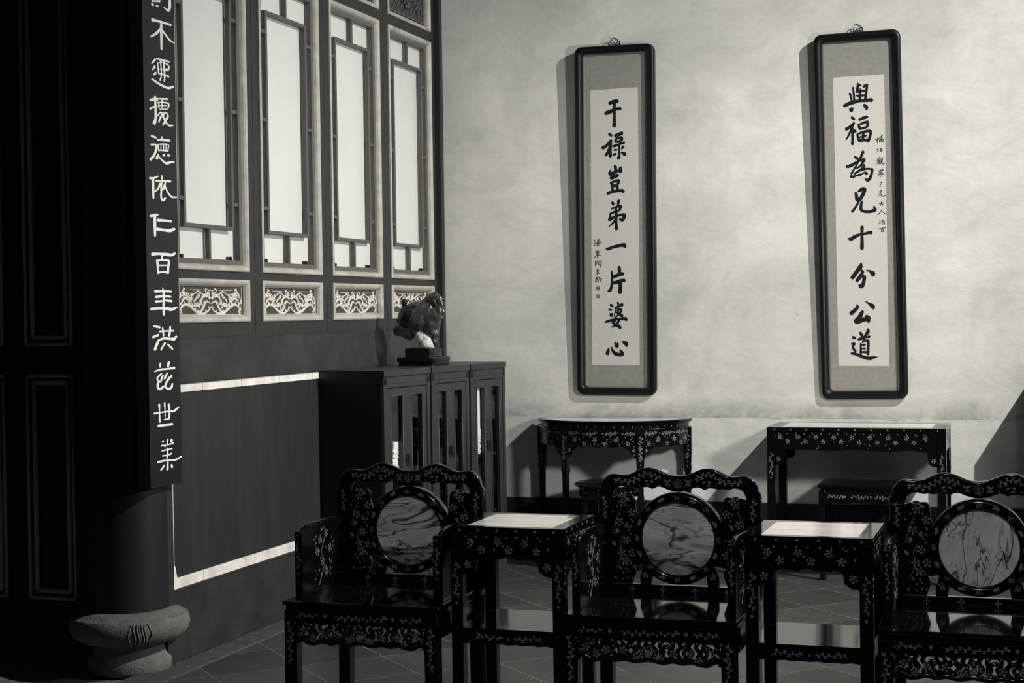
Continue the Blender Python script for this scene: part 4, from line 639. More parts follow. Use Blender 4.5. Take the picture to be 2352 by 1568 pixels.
# ================================================================== FURNITURE
# ---- three black armchairs with mother-of-pearl and round marble backs
def mir(pts): return [(-a, b) for a, b in pts[::-1]]
def make_chair(label, marble, x, rot=0):
    T = thing('armchair', label, 'chair', (x, -3.9, 0), rot, 'black inlaid armchairs in a row')
    NY = (0, -1, 0)
    top = [(0, .929), (.029, .932), (.054, .942), (.079, .952), (.104, .956), (.128, .953), (.153, .942), (.172, .933), (.192, .929), (.216, .931), (.24, .932), (.257, .924), (.270, .912), (.277, .898), (.280, .880), (.289, .870), (.291, .857), (.288, .850)]
    bot = [(.237, .850), (.235, .862), (.230, .875), (.216, .887), (.196, .889), (.177, .884), (.159, .886), (.142, .883), (.127, .887), (.108, .888), (.09, .880), (.083, .886), (.073, .891), (.056, .888), (.040, .881), (.028, .878), (.014, .874), (0, .873)]
    # smooth the top line
    tp = [(p.x, p.y) for p in bez([(a, b, 0) for a, b in top[:12]], 3)]+top[12:]
    half = tp+bot
    outline = half+[(-a, b) for a, b in half[::-1] if a > 1e-6]
    crest = MB().prism(outline, (0, 0, 0), X_, Z_, NY, -.014, .016).build('crest_rail', lacquer, T, bevel=.008, seg=4, hard=True)
    fc = Face((0, -.016, 0), X_, Z_, NY)
    def cr(mb):
        for s in (-1, 1):
            sp = [(s*a, b) for a, b in ((.055, .915), (.075, .925), (.10, .936), (.125, .932), (.145, .917), (.17, .907), (.20, .908), (.215, .911))]
            fc.spray(mb, sp, 3 if s > 0 else 5, .0125, .0085)
            for a, b, q in ((.085, .905, .5), (.118, .905, 2.6), (.10, .897, 0.1)): fc.leaf(mb, s*a, b, q if s > 0 else PI-q, .016, .008)
            fc.dot(mb, s*.135, .897, .0028); fc.dot(mb, s*.065, .897, .0028)
    inlay(crest, cr, kind='stuff')
    inlay(crest, lambda mb: fc.medallion(mb, 0, .903, .0165), 'pearl_medallion')
    for s in (-1, 1): inlay(crest, lambda mb: fc.fly(mb, s*.036, .905, .0155, s), 'pearl_butterfly')
    # posts
    for s in (-1, 1):
        p = MB().box(s*.239, s*.288, -.016, .014, .519, .852).build('back_post', lacquer, T, bevel=.004)
        fp_ = Face((0, -.016, 0), X_, Z_, NY)
        def pf(mb):
            fp_.spray(mb, [(s*.262, .858), (s*.266, .84), (s*.259, .82), (s*.265, .80), (s*.262, .785)], 11+s, .011, .008)
            fp_.spray(mb, [(s*.262, .60), (s*.267, .63), (s*.259, .66)], 14+s, .009, .010)
            fp_.dot(mb, s*.262, .57, .0035)
        inlay(p, pf, kind='stuff')
    # ring and marble
    ring = MB().lathe([(.127, .004), (.127, -.024), (.131, -.030), (.138, -.0335), (.147, -.034), (.155, -.031), (.160, -.024), (.161, .010), (.150, .013), (.127, .012)], (0, 0, .712), 72, '-Y')
    ring = ring.build('marble_surround', lacquer, T)
    # lathe along -Y: z of profile becomes -y, so flip to face the front
    for v in ring.data.vertices: v.co.y = -v.co.y
    ring.data.flip_normals()
    fr_ = Face((0, -.0345, .712), X_, Z_, NY); rr = .1435
    def rg(mb):
        for k in range(16):
            q = PI/2-2*PI*k/16; a, b = rr*math.cos(q), rr*math.sin(q)
            if k % 4 == 0:
                for i in (-1, 0, 1): fr_.leaf(mb, a-.008*math.sin(q)*i*.6-math.cos(q)*.009, b+.008*math.cos(q)*i*.6-math.sin(q)*.009, q+.25*i, .018, .0035)
                fr_.leaf(mb, a+.007*math.sin(q), b-.007*math.cos(q), q+PI/2, .014, .003)
            elif k % 2 == 0:
                for i in range(4): fr_.stem(mb, [(a-.008+i*.0053, b-.007), (a-.008+i*.0053, b+.007)], .0009)
                fr_.stem(mb, [(a-.009, b), (a+.009, b)], .0009)
            else: fr_.bat(mb, a, b, q+PI/2 if k < 8 else q-PI/2, .0145)
    inlay(ring, rg, kind='stuff')
    disc = MB().lathe([(0, 0), (.1285, 0), (.1285, -.012), (0, -.012)], (0, 0, .712), 72, '-Y', smooth=False)
    for i, (vx, vy, vz) in enumerate(disc.v): disc.v[i] = (vx, -vy-.008 if vy > 0 else -.008, vz)
    disc.build('marble_disc', marble, T)
    # floral side panels, feet under the ring, lower rail
    wing = [(.242, .548), (.242, .852), (.232, .851), (.217, .856), (.205, .853), (.195, .850), (.187, .857), (.167, .858), (.158, .847), (.156, .82), (.150, .79), (.150, .76), (.153, .71), (.148, .67), (.132, .64), (.122, .620), (.150, .613), (.164, .612), (.158, .598), (.154, .585), (.162, .568), (.168, .548)]
    CL = [(.200, .832), (.168, .798), (.211, .764), (.186, .700), (.203, .655), (.166, .656), (.190, .628)]
    for s in (-1, 1):
        wp = MB().prism([(s*a, b) for a, b in wing], (0, 0, 0), X_, Z_, NY, -.006, .010).build('floral_panel', lacquer, T, bevel=.002)
        fw = Face((0, -.0105, 0), X_, Z_, NY)
        for a, b in CL: inlay(wp, lambda mb: fw.blossom(mb, s*a, b, .0155, 5, a*40), 'pearl_blossom')
        def wf(mb):
            rnd = random.Random(21+s)
            for a, b, q in ((.222, .742, -1.9), (.190, .742, 1.9), (.225, .68, .8), (.172, .84, .4), (.215, .852, 2.8), (.185, .852, .3)): fw.leaf(mb, s*a, b, q if s > 0 else PI-q, .022, .012)
            for _ in range(30):
                a = rnd.uniform(.165, .235); b = rnd.uniform(.56, .845)
                if min(math.hypot(a-c, b-d) for c, d in CL) < .020: continue
                if rnd.random() < .5: fw.dot(mb, s*a, b, .0034)
                else: fw.leaf(mb, s*a, b, rnd.uniform(0, 6), .012, .005)
            fw.stem(mb, bez([(s*.232, .73), (s*.215, .80), (s*.19, .82)], 4)[0:0] or [(s*.232, .73), (s*.222, .78), (s*.205, .81)], .0012)
            fw.stem(mb, [(s*.225, .60), (s*.205, .64), (s*.21, .69), (s*.195, .72)], .0012)
            for a, b in ((.20, .585), (.21, .60), (.19, .60), (.20, .615), (.226, .565)): fw.dot(mb, s*a, b, .0038)
        inlay(wp, wf, kind='stuff')
        ft = MB().prism([(s*a, b) for a, b in ((.101, .545), (.139, .545), (.140, .575), (.131, .600), (.122, .622), (.098, .612), (.104, .598), (.096, .575))], (0, 0, 0), X_, Z_, NY, -.008, .012).build('ring_foot', lacquer, T, bevel=.002)
        ff = Face((0, -.0125, 0), X_, Z_, NY); inlay(ft, lambda mb: ff.blossom(mb, s*.118, .582, .013), 'pearl_blossom')
    rail = MB().box(-.24, .24, -.015, .013, .519, .547).build('lower_rail', lacquer, T, bevel=.003)
    fl_ = Face((0, -.0155, 0), X_, Z_, NY)
    for a in (-.168, -.058, .058, .168): inlay(rail, lambda mb: fl_.blossom(mb, a, .531, .0115, 4, PI/4*0), 'pearl_blossom')
    # seat and frame below it
    MB().box(-.287, .287, -.480, .022, .506, .5195).build('seat', lacquer_top, T, bevel=.003)
    MB().box(-.278, .278, -.472, .012, .489, .506).build('seat_waist', lacquer, T)
    ap = MB().box(-.246, .246, -.482, -.466, .444, .489).build('front_apron', lacquer, T, bevel=.002)
    fa = Face((0, -.4825, 0), X_, Z_, NY)
    def af(mb):
        fa.spray(mb, [(-.09, .474), (-.06, .469), (-.02, .472), (.02, .468), (.06, .471), (.095, .475)], 31, .011, .010)
        for s in (-1, 1): fa.spray(mb, [(s*.235, .468), (s*.21, .476), (s*.185, .470), (s*.16, .474)], 33+s, .011, .010)
        for i in range(13): fa.dot(mb, -.2385+i*.03975, .4455, .0038)
    inlay(ap, af, kind='stuff')
    for s in (-1, 1): inlay(ap, lambda mb: fa.dot(mb, s*.125, .474, .0068, 5), 'pearl_boss')
    # pierced fretwork hanging below the apron
    fw = MB(); yf = -.474; rnd = random.Random(5)
    low = [(-.236, .395), (-.21, .388), (-.19, .378), (-.165, .380), (-.14, .386), (-.11, .381), (-.08, .386), (-.045, .380), (0, .386), (.045, .380), (.08, .386), (.11, .381), (.14, .386), (.165, .380), (.19, .378), (.21, .388), (.236, .395)]
    fw.tube(bez([(a, yf, b) for a, b in low], 4), .0095, 6)
    for a in [i*.0235-.2350 for i in range(21)]:
        zb = .392; w_ = .010*(1 if int(a*100) % 2 else -1)
        fw.tube(bez([(a, yf, .450), (a+w_, yf, .432), (a-w_*.4, yf, .412), (a+w_*.7, yf, .398), (a, yf, zb-.006)], 3), .0072, 5)
    for a in (-.19, -.115, -.06, 0, .06, .115, .19):
        fw.tube([(a+.021*math.cos(q/9*2*PI), yf, .410+.021*math.sin(q/9*2*PI)) for q in range(10)], .0075, 6)
    for s in (-1, 1):
        fw.tube(bez([(s*.236, yf, .455), (s*.222, yf, .43), (s*.236, yf, .40), (s*.232, yf, .375)], 4), .008, 6)
    fo = fw.build('pierced_apron', lacquer, T)
    ff2 = Face((0, -.4805, 0), X_, Z_, NY)
    for a, b in ((-.083, .414), (.083, .410), (-.038, .396), (.038, .393), (.14, .411), (-.14, .412), (.165, .392), (-.172, .396), (.205, .416), (-.207, .418)):
        inlay(fo, lambda mb: ff2.blossom(mb, a, b, .0145, 5, a*30), 'pearl_blossom')
    def mf(mb):
        ff2.dot(mb, 0, .405, .0125, 16)
        for i in range(12): q = 2*PI*i/12; ff2.dot(mb, .0225*math.cos(q), .405+.0225*math.sin(q), .0042, 7)
    inlay(fo, mf, 'pearl_medallion')
    inlay(fo, lambda mb: [ff2.dot(mb, a, b, .0038) for a, b in ((-.20, .387), (.21, .392), (-.06, .430), (.06, .430), (.115, .424), (-.115, .426), (.19, .430), (-.19, .430), (.228, .406), (-.228, .408), (.222, .431))], kind='stuff')
    # side aprons and legs
    for s in (-1, 1):
        MB().box(s*.268, s*.282, -.44, -.02, .41, .489).build('side_apron', lacquer, T, bevel=.002)
        for yy, nm in ((-.457, 'f'), (-.012, 'r')):
            lg = MB().add([(s*.258-.024, yy-.024, .489), (s*.258+.024, yy-.024, .489), (s*.258+.024, yy+.024, .489), (s*.258-.024, yy+.024, .489),
                           (s*.262-.0225, yy-.0225, 0), (s*.262+.0225, yy-.0225, 0), (s*.262+.0225, yy+.0225, 0), (s*.262-.0225, yy+.0225, 0)],
                          [(0, 1, 2, 3), (7, 6, 5, 4), (1, 0, 4, 5), (2, 1, 5, 6), (3, 2, 6, 7), (0, 3, 7, 4)]).build('leg', lacquer, T, bevel=.003)
            if nm == 'f':
                fg = Face((0, yy-.0245, 0), X_, Z_, NY)
                inlay(lg, lambda mb: fg.spray(mb, [(s*.258, .455), (s*.264, .43), (s*.254, .40), (s*.264, .37), (s*.256, .34), (s*.262, .315)], 41, .012, .010), kind='stuff')
        MB().box(s*.262-.012, s*.262+.012, -.435, -.03, .085, .115).build('stretcher', lacquer, T, bevel=.002)
        # arms
        pts = [(-.385, .519), (-.385, .722), (-.378, .744), (-.362, .756), (-.335, .760), (-.30, .762), (-.22, .760), (-.12, .756), (-.02, .752), (-.01, .752), (-.01, .519)]
        pl = MB().prism(pts, (s*.258, 0, 0), Y_, Z_, X_, -.007, .007).build('arm_panel', lacquer, T, bevel=.003)
        MB().tube(bez([(s*.258, a, b+.002) for a, b in ((-.388, .70), (-.385, .728), (-.372, .750), (-.345, .759), (-.30, .763), (-.22, .761), (-.12, .757), (-.02, .753))], 4), .0085, 8).build('arm_edge_bead', lacquer_top, pl)
        for side in (1,):
            fi = Face((s*.258+.0075, 0, 0), Y_, Z_, X_)
            rnd = random.Random(77+s)
            for a, b in ((-.25, .70), (-.20, .72), (-.17, .66), (-.23, .62), (-.20, .58), (-.27, .66)): inlay(pl, lambda mb: fi.blossom(mb, a, b, .016, 5, a*9), 'pearl_blossom')
            def ai(mb):
                for _ in range(34):
                    fi.leaf(mb, rnd.uniform(-.30, -.13), rnd.uniform(.55, .74), rnd.uniform(.6, 2.4), .013, .006)
                fi.stem(mb, [(-.26, .54), (-.22, .60), (-.24, .66), (-.20, .72)], .0014)
            inlay(pl, ai, kind='stuff')
        ps = MB().box(s*.2585-.0135, s*.2585+.0135, -.412, -.386, .519, .752).build('arm_post', lacquer, T, bevel=.004)
        fpp = Face((0, -.4125, 0), X_, Z_, NY)
        def pp(mb):
            fpp.spray(mb, [(s*.2585, .715), (s*.262, .69), (s*.255, .66), (s*.260, .63)], 51+s, .009, .008); fpp.dot(mb, s*.2585, .738, .0038); fpp.dot(mb, s*.2585, .605, .0038)
        inlay(ps, pp, kind='stuff')
    MB().box(-.24, .24, -.468, -.446, .07, .10).build('stretcher', lacquer, T, bevel=.002)
    return T
make_chair('leftmost black inlaid armchair with dark banded marble, in front of the cabinets', marbleA, 1.361)
make_chair('middle black inlaid armchair between the two small side tables', marbleB, 2.368)
make_chair('rightmost black inlaid armchair with swirled pale marble, cut by the frame edge', marbleC, 3.372)

# ---- generic inlaid table pieces
def apron_inlay(fa, L_, ztop, depth, beads, seed, bl_):
    """rows of pearl on a face that runs 0..L_ along U; heights relative to V"""
    def f(mb):
        n = beads
        for i in range(n): fa.dot(mb, L_*(i+.5)/n, ztop-.034, .0036)
        rnd = random.Random(seed)
        for i in range(int(L_*26)):
            a = rnd.uniform(.03, L_-.03); b = ztop-rnd.uniform(.045, depth-.008)
            if min([math.hypot(a-c, b-d) for c, d in bl_]+[9]) < .021: continue
            if rnd.random() < .3: fa.dot(mb, a, b, .0032)
            else: fa.leaf(mb, a, b, rnd.uniform(.3, 2.8), .014, .006)
    return f
def rect_table(label, name, cat, cx, yf, W_, D_, H_, apron, bracket, leg, marble_in, beads, shelf=None, grp=None, nb=6, topm=None):
    T = thing(name, label, cat, (cx, yf+D_/2, 0), 0, grp)
    hx, hy = W_/2, D_/2
    fm = MB(); b = marble_in; z0, z1 = H_-.012, H_
    fm.box(-hx, hx, -hy, -hy+b[1], z0, z1).box(-hx, hx, hy-b[1], hy, z0, z1).box(-hx, -hx+b[0], -hy+b[1], hy-b[1], z0, z1).box(hx-b[0], hx, -hy+b[1], hy-b[1], z0, z1)
    fm.build('top_frame', lacquer_top, T)
    MB().box(-hx+b[0]+.0005, hx-b[0]-.0005, -hy+b[1]+.0005, hy-b[1]-.0005, H_-.012, H_-.0003).build('marble_top', topm or topmarble, T)
    ed = MB().box(-hx, hx, -hy, -hy+.02, H_-.022, H_-.0121).box(-hx, hx, hy-.02, hy, H_-.022, H_-.0121).box(-hx, -hx+.02, -hy+.02, hy-.02, H_-.022, H_-.0121).box(hx-.02, hx, -hy+.02, hy-.02, H_-.022, H_-.0121)
    ed.build('top_edge', lacquer, T)
    MB().box(-hx+.02, hx-.02, -hy+.02, hy-.02, H_-.03, H_-.0125).build('sub_top', lacquer, T)
    za = H_-.022; zb = H_-apron; zk = H_-bracket; e = .004
    sides = [('front', (-hx, -hy+e, 0), X_, (0, -1, 0), W_), ('right', (hx-e, -hy, 0), Y_, (1, 0, 0), D_), ('left', (-hx+e, -hy, 0), Y_, (-1, 0, 0), D_), ('back', (-hx, hy-e, 0), X_, (0, 1, 0), W_)]
    for nm, O, U, N, L_ in sides:
        l = leg; q = .052 if bracket > apron+.03 else .03
        low = [(l, zb-.02), (l, zk), (l+q*.5, zk+.004), (l+q*.9, zk+.018), (l+q, zb-.01), (l+q*1.25, zb-.002)]
        k = 10; mid = [(l+q*1.25+(L_-2*l-2.5*q)*i/k, zb+.004*math.sin(i*PI/2)) for i in range(1, k)]
        pts = [(l, za)]+low+mid+[(L_-a, b_) for a, b_ in low[::-1]]+[(L_-l, za)]
        apn = MB().prism(pts, O, U, Z_, N, -.014, 0).build('apron', lacquer, T, bevel=.0015, seg=1)
        if nm in ('front', 'right'):
            Oi = Vector(O)+Vector(N)*.0003; fa = Face(Oi, U, Z_, N)
            mbx = MB(); Lr = L_
            fe = Face(Vector(O)+Vector(N)*(e+.0002), U, Z_, N)
            inlay(T, lambda mb: [fe.dot(mb, Lr*(i+.5)/(nb if nm == 'front' else max(4, int(nb*D_/W_+.5))), H_-.0115, .0052, 5) for i in range(nb if nm == 'front' else max(4, int(nb*D_/W_+.5)))], 'edge_inlay', kind='stuff')
            step = .064; c = []; a = leg+.03; up = True
            while a < L_-leg-.025:
                c.append((a, H_-(.052 if up else .078)+(0 if apron > .1 else .004))); a += step*(.62 if up else .9); up = not up
            for q_ in ((leg+.018, zk+.035), (L_-leg-.018, zk+.035)): c.append(q_)
            for a_, b_ in c: inlay(apn, lambda mb: fa.blossom(mb, a_, b_, .0145, 5, a_*50), 'pearl_blossom')
            inlay(apn, apron_inlay(fa, L_, H_, apron, beads if nm == 'front' else max(6, int(beads*D_/W_)), 9 if nm == 'front' else 12, c), kind='stuff')
    for sx in (-1, 1):
        for sy in (-1, 1):
            x_ = sx*(hx-leg/2); y_ = sy*(hy-leg/2)
            lg = MB().box(x_-leg/2, x_+leg/2, y_-leg/2, y_+leg/2, 0, H_-.022).build('leg', lacquer, T, bevel=.003)
            if sy < 0:
                fg = Face((x_, y_-leg/2-.0003, 0), X_, Z_, (0, -1, 0))
                def li(mb):
                    z = zb-.01 if apron < .2 else zb
                    fg.spray(mb, [(-.004, z), (.006, z-.02), (-.007, z-.045), (.007, z-.075), (-.004, z-.10), (.003, z-.12)], 61+sx, .010, .009); fg.dot(mb, 0, z-.145, .0055, 5)
                inlay(lg, li, kind='stuff')
            if sx > 0:
                fg2 = Face((x_+leg/2+.0003, y_, 0), Y_, Z_, X_)
                inlay(lg, lambda mb: fg2.spray(mb, [(-.003, zb-.01), (.004, zb-.04), (-.004, zb-.08), (.003, zb-.12)], 63, .010, .010), kind='stuff')
    if shelf:
        MB().box(-hx+.012, hx-.012, -hy+.012, hy-.012, shelf-.012, shelf).build('shelf', lacquer_top, T, bevel=.002)
        for O, U, N, L_ in (((-hx, -hy+.006, 0), X_, (0, -1, 0), W_), ((-hx, hy-.006, 0), X_, (0, 1, 0), W_), ((hx-.006, -hy, 0), Y_, (1, 0, 0), D_), ((-hx+.006, -hy, 0), Y_, (-1, 0, 0), D_)):
            k = 12; pts = [(leg, shelf-.012)]+[(leg+(L_-2*leg)*i/k, shelf-.052+.003*(i % 2)) for i in range(k+1)]+[(L_-leg, shelf-.012)]
            sa = MB().prism(pts, O, U, Z_, N, -.012, 0).build('shelf_apron', lacquer, T)
            if N == (0, -1, 0):
                fs_ = Face(Vector(O)+Vector(N)*.0003, U, Z_, N); zc = shelf-.030
                def si(mb):
                    fs_.dot(mb, L_/2, zc, .0048, 5)
                    for s in (-1, 1): fs_.spray(mb, [(L_/2+s*.12, zc-.006), (L_/2+s*.10, zc+.006), (L_/2+s*.06, zc), (L_/2+s*.03, zc+.002)], 71+s, .011, .009)
                inlay(sa, si, kind='stuff')
    return T
rect_table('small marble-topped side table between the leftmost and middle armchairs', 'side_table', 'table', 1.853, -4.262, .403, .388, .78, .106, .165, .042, (.047, .03), 11, .432, 'inlaid side tables between the armchairs')
rect_table('small marble-topped side table between the middle and rightmost armchairs', 'side_table', 'table', 2.863, -4.262, .403, .388, .78, .106, .165, .042, (.047, .03), 11, .432, 'inlaid side tables between the armchairs')
rect_table('long rectangular inlaid console table against the white wall, on the right', 'console_table', 'table', 2.591, -.480, .964, .45, .85, .125, .21, .046, (.075, .06), 21, None, None, 11)

# ---- half-round console
HR = thing('half_round_table', 'half-round inlaid console table against the white wall, on the left', 'table', (1.12, -.025, 0), 0)
RX, RY, HH = .473, .36, .867
def el(q, k=1.0, dr=0): return ((RX*k+dr)*math.cos(q), -(RY*k+dr)*math.sin(q))
def slab(dr, z0, z1, dri=None):
    n = 48; m_ = MB()
    if dri is None:
        pts = [el(PI*i/n, 1, dr) for i in range(n+1)]
        m_.prism(pts, (0, 0, 0), X_, Y_, Z_, z0, z1)
    else:
        o_ = [el(PI*i/n, 1, dr) for i in range(n+1)]; i_ = [(lambda p: (p[0], min(p[1], -.03)))(el(PI*i/n, 1, dri)) for i in range(n+1)]
        vs = [(a, b, z) for z in (z0, z1) for a, b in o_+i_]; N_ = n+1; fs = []
        for i in range(n):
            fs += [(2*N_+i, 2*N_+i+1, 3*N_+i+1, 3*N_+i), (i, N_+i, N_+i+1, i+1), (i, i+1, 2*N_+i+1, 2*N_+i), (N_+i, 3*N_+i, 3*N_+i+1, N_+i+1)]
        fs += [(0, 2*N_, 3*N_, N_), (n, N_+n, 3*N_+n, 2*N_+n)]
        m_.add(vs, fs)
    return m_
slab(0, HH-.010, HH, -.045).build('top_frame', lacquer_top, HR)
MB().box(-RX+.045, RX-.045, -.030, -.0, HH-.010, HH).build('top_back_rail', lacquer_top, HR)
slab(-.046, HH-.012, HH-.0004).build('marble_top', topmarble, HR)
slab(-.004, HH-.018, HH-.0102).build('top_edge', lacquer, HR, bevel=.001, seg=1)
slab(-.020, HH-.048, HH-.018).build('waist', lacquer, HR)
slab(-.006, HH-.054, HH-.046).build('waist_bead', lacquer, HR, bevel=.002)
# curved apron (hollow) with brackets
n = 60; vs = []; fs = []
LEGQ = [.02, PI*60/180, PI*120/180, PI-.02]
def lowz(q):
    d = min(abs(q-a)*.42 for a in LEGQ)
    z = HH-.150+.004*math.sin(q*30)
    if d < .055: z = HH-.215+max(0, d-.03)*1.2
    elif d < .075: z = HH-.19+(d-.055)*2.0
    return z
for i in range(n+1):
    q = PI*i/n; a, b = el(q, 1, -.016); c, d = el(q, 1, -.030)
    vs += [(a, b, HH-.054), (a, b, lowz(q)), (c, min(d, 0), lowz(q)), (c, min(d, 0), HH-.054)]
for i in range(n):
    for j in range(4): fs.append((i*4+j, i*4+(j+1) % 4, (i+1)*4+(j+1) % 4, (i+1)*4+j))
apr = MB().add(vs, fs).build('curved_apron', lacquer, HR)
def cface(q, dr): 
    a, b = el(q, 1, dr); t = Vector((-(RX+dr)*math.sin(q), -(RY+dr)*math.cos(q), 0)).normalized()*-1; N_ = Vector((-t.y, t.x, 0))
    if N_.dot(Vector((a, b, 0))) < 0: N_ = -N_
    return Face((a, b, 0), t, Z_, N_)
def ci(mb):
    rnd = random.Random(4)
    for i in range(26): cface(PI*(i+.5)/26, -.0195).leaf(mb, 0, HH-.041, PI/2, .014, .0062)
    for i in range(12):
        q = PI*(i+.5)/12; f_ = cface(q, -.0155)
        if min(abs(q-a) for a in LEGQ) < .09: continue
        f_.dot(mb, -.045, HH-.072, .0050); f_.spray(mb, [(-.034, HH-.076), (-.01, HH-.070), (.012, HH-.074), (.034, HH-.069)], i, .012, .0062)
        f_.spray(mb, [(-.030, HH-.069), (0, HH-.078), (.028, HH-.073)], i+40, .010, .007)
    for i in range(34): cface(PI*(i+.5)/34, -.0155).dot(mb, 0, HH-.092, .0038)
    for i in range(60):
        q = PI*(i+.5)/60; f_ = cface(q, -.0155); b = HH-rnd.uniform(.10, .14)
        if rnd.random() < .5: f_.leaf(mb, 0, b, rnd.uniform(0, 3), .014, .006)
        else: f_.dot(mb, 0, b, .0032)
inlay(apr, ci, kind='stuff')
for i in range(22):
    q = PI*(i+.5)/22
    inlay(apr, lambda mb: cface(q, -.0152).blossom(mb, 0, HH-(.108 if i % 2 else .132), .0145, 5, i), 'pearl_blossom')
for a in LEGQ:
    for s in (-1, 1):
        q = a+s*.085
        if 0 < q < PI: inlay(apr, lambda mb: [cface(q, -.0152).blossom(mb, 0, HH-.172, .012), cface(q, -.0152).dot(mb, 0, HH-.148, .0035), cface(q, -.0152).dot(mb, 0, HH-.196, .0032)], 'pearl_blossom')
for a in LEGQ:
    f_ = cface(a, -.022); c = f_.O; t = f_.U; N_ = f_.N
    if a < .1 or a > 3: c = Vector((c.x, -.026, 0)); t = Vector(X_); N_ = Vector((0, -1, 0))
    secs = [(HH-.050, .026, .024), (HH-.20, .026, .024), (HH-.27, .022, .021), (HH-.29, .025, .024), (HH-.32, .019, .018), (.05, .017, .016), (.03, .022, .020), (0, .022, .020)]
    vs = []; fs = []
    for z, wa, wb_ in secs:
        for su, sn in ((-1, -1), (1, -1), (1, 1), (-1, 1)): vs.append(c+t*su*wa*.92+N_*(sn*wb_*.7)+Vector((0, 0, z)))
    for i in range(len(secs)-1):
        for j in range(4): fs.append((i*4+j, i*4+(j+1) % 4, (i+1)*4+(j+1) % 4, (i+1)*4+j))
    fs += [(0, 3, 2, 1), tuple(range(len(vs)-4, len(vs)))]
    lg = MB().add(vs, fs).build('leg', lacquer, HR, bevel=.002)
    fl2 = Face(c+N_*(.0245*.7+.0006), t, Z_, N_)
    inlay(lg, lambda mb: [fl2.spray(mb, [(0, HH-.085), (.004, HH-.11), (-.004, HH-.14), (.004, HH-.17), (-.002, HH-.20), (0, HH-.225)], 81, .013, .0062), fl2.dot(mb, 0, HH-.165, .0075, 10), fl2.leaf(mb, 0, HH-.26, PI/2, .012, .009), fl2.leaf(mb, 0, HH-.285, PI/2, .010, .007)], kind='stuff')
for a, b in ((LEGQ[0], LEGQ[1]), (LEGQ[1], LEGQ[2]), (LEGQ[2], LEGQ[3])):
    p, q = el(a, 1, -.03), el(b, 1, -.03); MB().tube([(p[0], min(p[1], -.02), .10), (q[0], min(q[1], -.02), .10)], .010, 8).build('stretcher', lacquer, HR)

# ---- stools under the consoles
ST = thing('drum_stool', 'dark round stool tucked under the half-round console table', 'stool', (1.165, -.33, 0), 0)
MB().lathe([(0, .512), (.195, .512), (.203, .508), (.205, .500), (.200, .492), (.185, .486), (0, .486)], n=56).build('seat', lacquer, ST)
MB().lathe([(.180, .486), (.182, .440), (.176, .436), (.165, .436), (.163, .486)], n=56).build('apron', lacquer, ST)
for i in range(5):
    q = 2*PI*i/5+.3; pts = [(r*math.cos(q), r*math.sin(q), z) for r, z in ((.172, .47), (.185, .38), (.182, .25), (.165, .12), (.170, .03), (.178, .0))]
    MB().tube(bez(pts, 4), [.019]*20+[.014], 8).build('leg', lacquer, ST)
MB().lathe([(.150, .05), (.178, .05), (.178, .03), (.150, .03), (.150, .05)], n=48).build('foot_ring', lacquer, ST)
inlay(ST, lambda mb: [Face((.182*math.cos(q), .182*math.sin(q), 0), (-math.sin(q), math.cos(q), 0), Z_, (math.cos(q), math.sin(q), 0)).leaf(mb, 0, .462, .4, .014, .006) for q in [2*PI*i/30 for i in range(30)]], kind='stuff')
SQ = thing('square_stool', 'dark rectangular stool tucked under the rectangular console table', 'stool', (2.60, -.27, 0), 0)
MB().box(-.22, .22, -.17, .17, .512, .532).build('seat', lacquer, SQ, bevel=.004)
MB().box(-.205, .205, -.155, .155, .495, .512).build('waist', lacquer, SQ)
for O, U, N, L_ in (((-.215, -.165, 0), X_, (0, -1, 0), .43), ((-.215, .165, 0), X_, (0, 1, 0), .43), ((.215, -.165, 0), Y_, (1, 0, 0), .33), ((-.215, -.165, 0), Y_, (-1, 0, 0), .33)):
    pts = [(.035, .495)]+[(.035+(L_-.07)*i/10, .435-.008*abs(math.sin(i*PI/5))) for i in range(11)]+[(L_-.035, .495)]
    sa = MB().prism(pts, O, U, Z_, N, -.014, 0).build('apron', lacquer, SQ)
    if N == (0, -1, 0):
        fs_ = Face(Vector(O)+Vector(N)*.0004, U, Z_, N)
        inlay(sa, lambda mb: [fs_.spray(mb, [(L_/2+o_-.045, .462), (L_/2+o_-.015, .470), (L_/2+o_+.015, .462), (L_/2+o_+.045, .468)], 90+k, .012, .008) for k, o_ in enumerate((-.13, 0, .13))]+[fs_.dot(mb, L_/2+o_, .468, .006, 5) for o_ in (-.07, .07)], kind='stuff')
for sx in (-1, 1):
    for sy in (-1, 1): MB().box(sx*.197-.018, sx*.197+.018, sy*.147-.018, sy*.147+.018, 0, .495).build('leg', lacquer, SQ, bevel=.003)

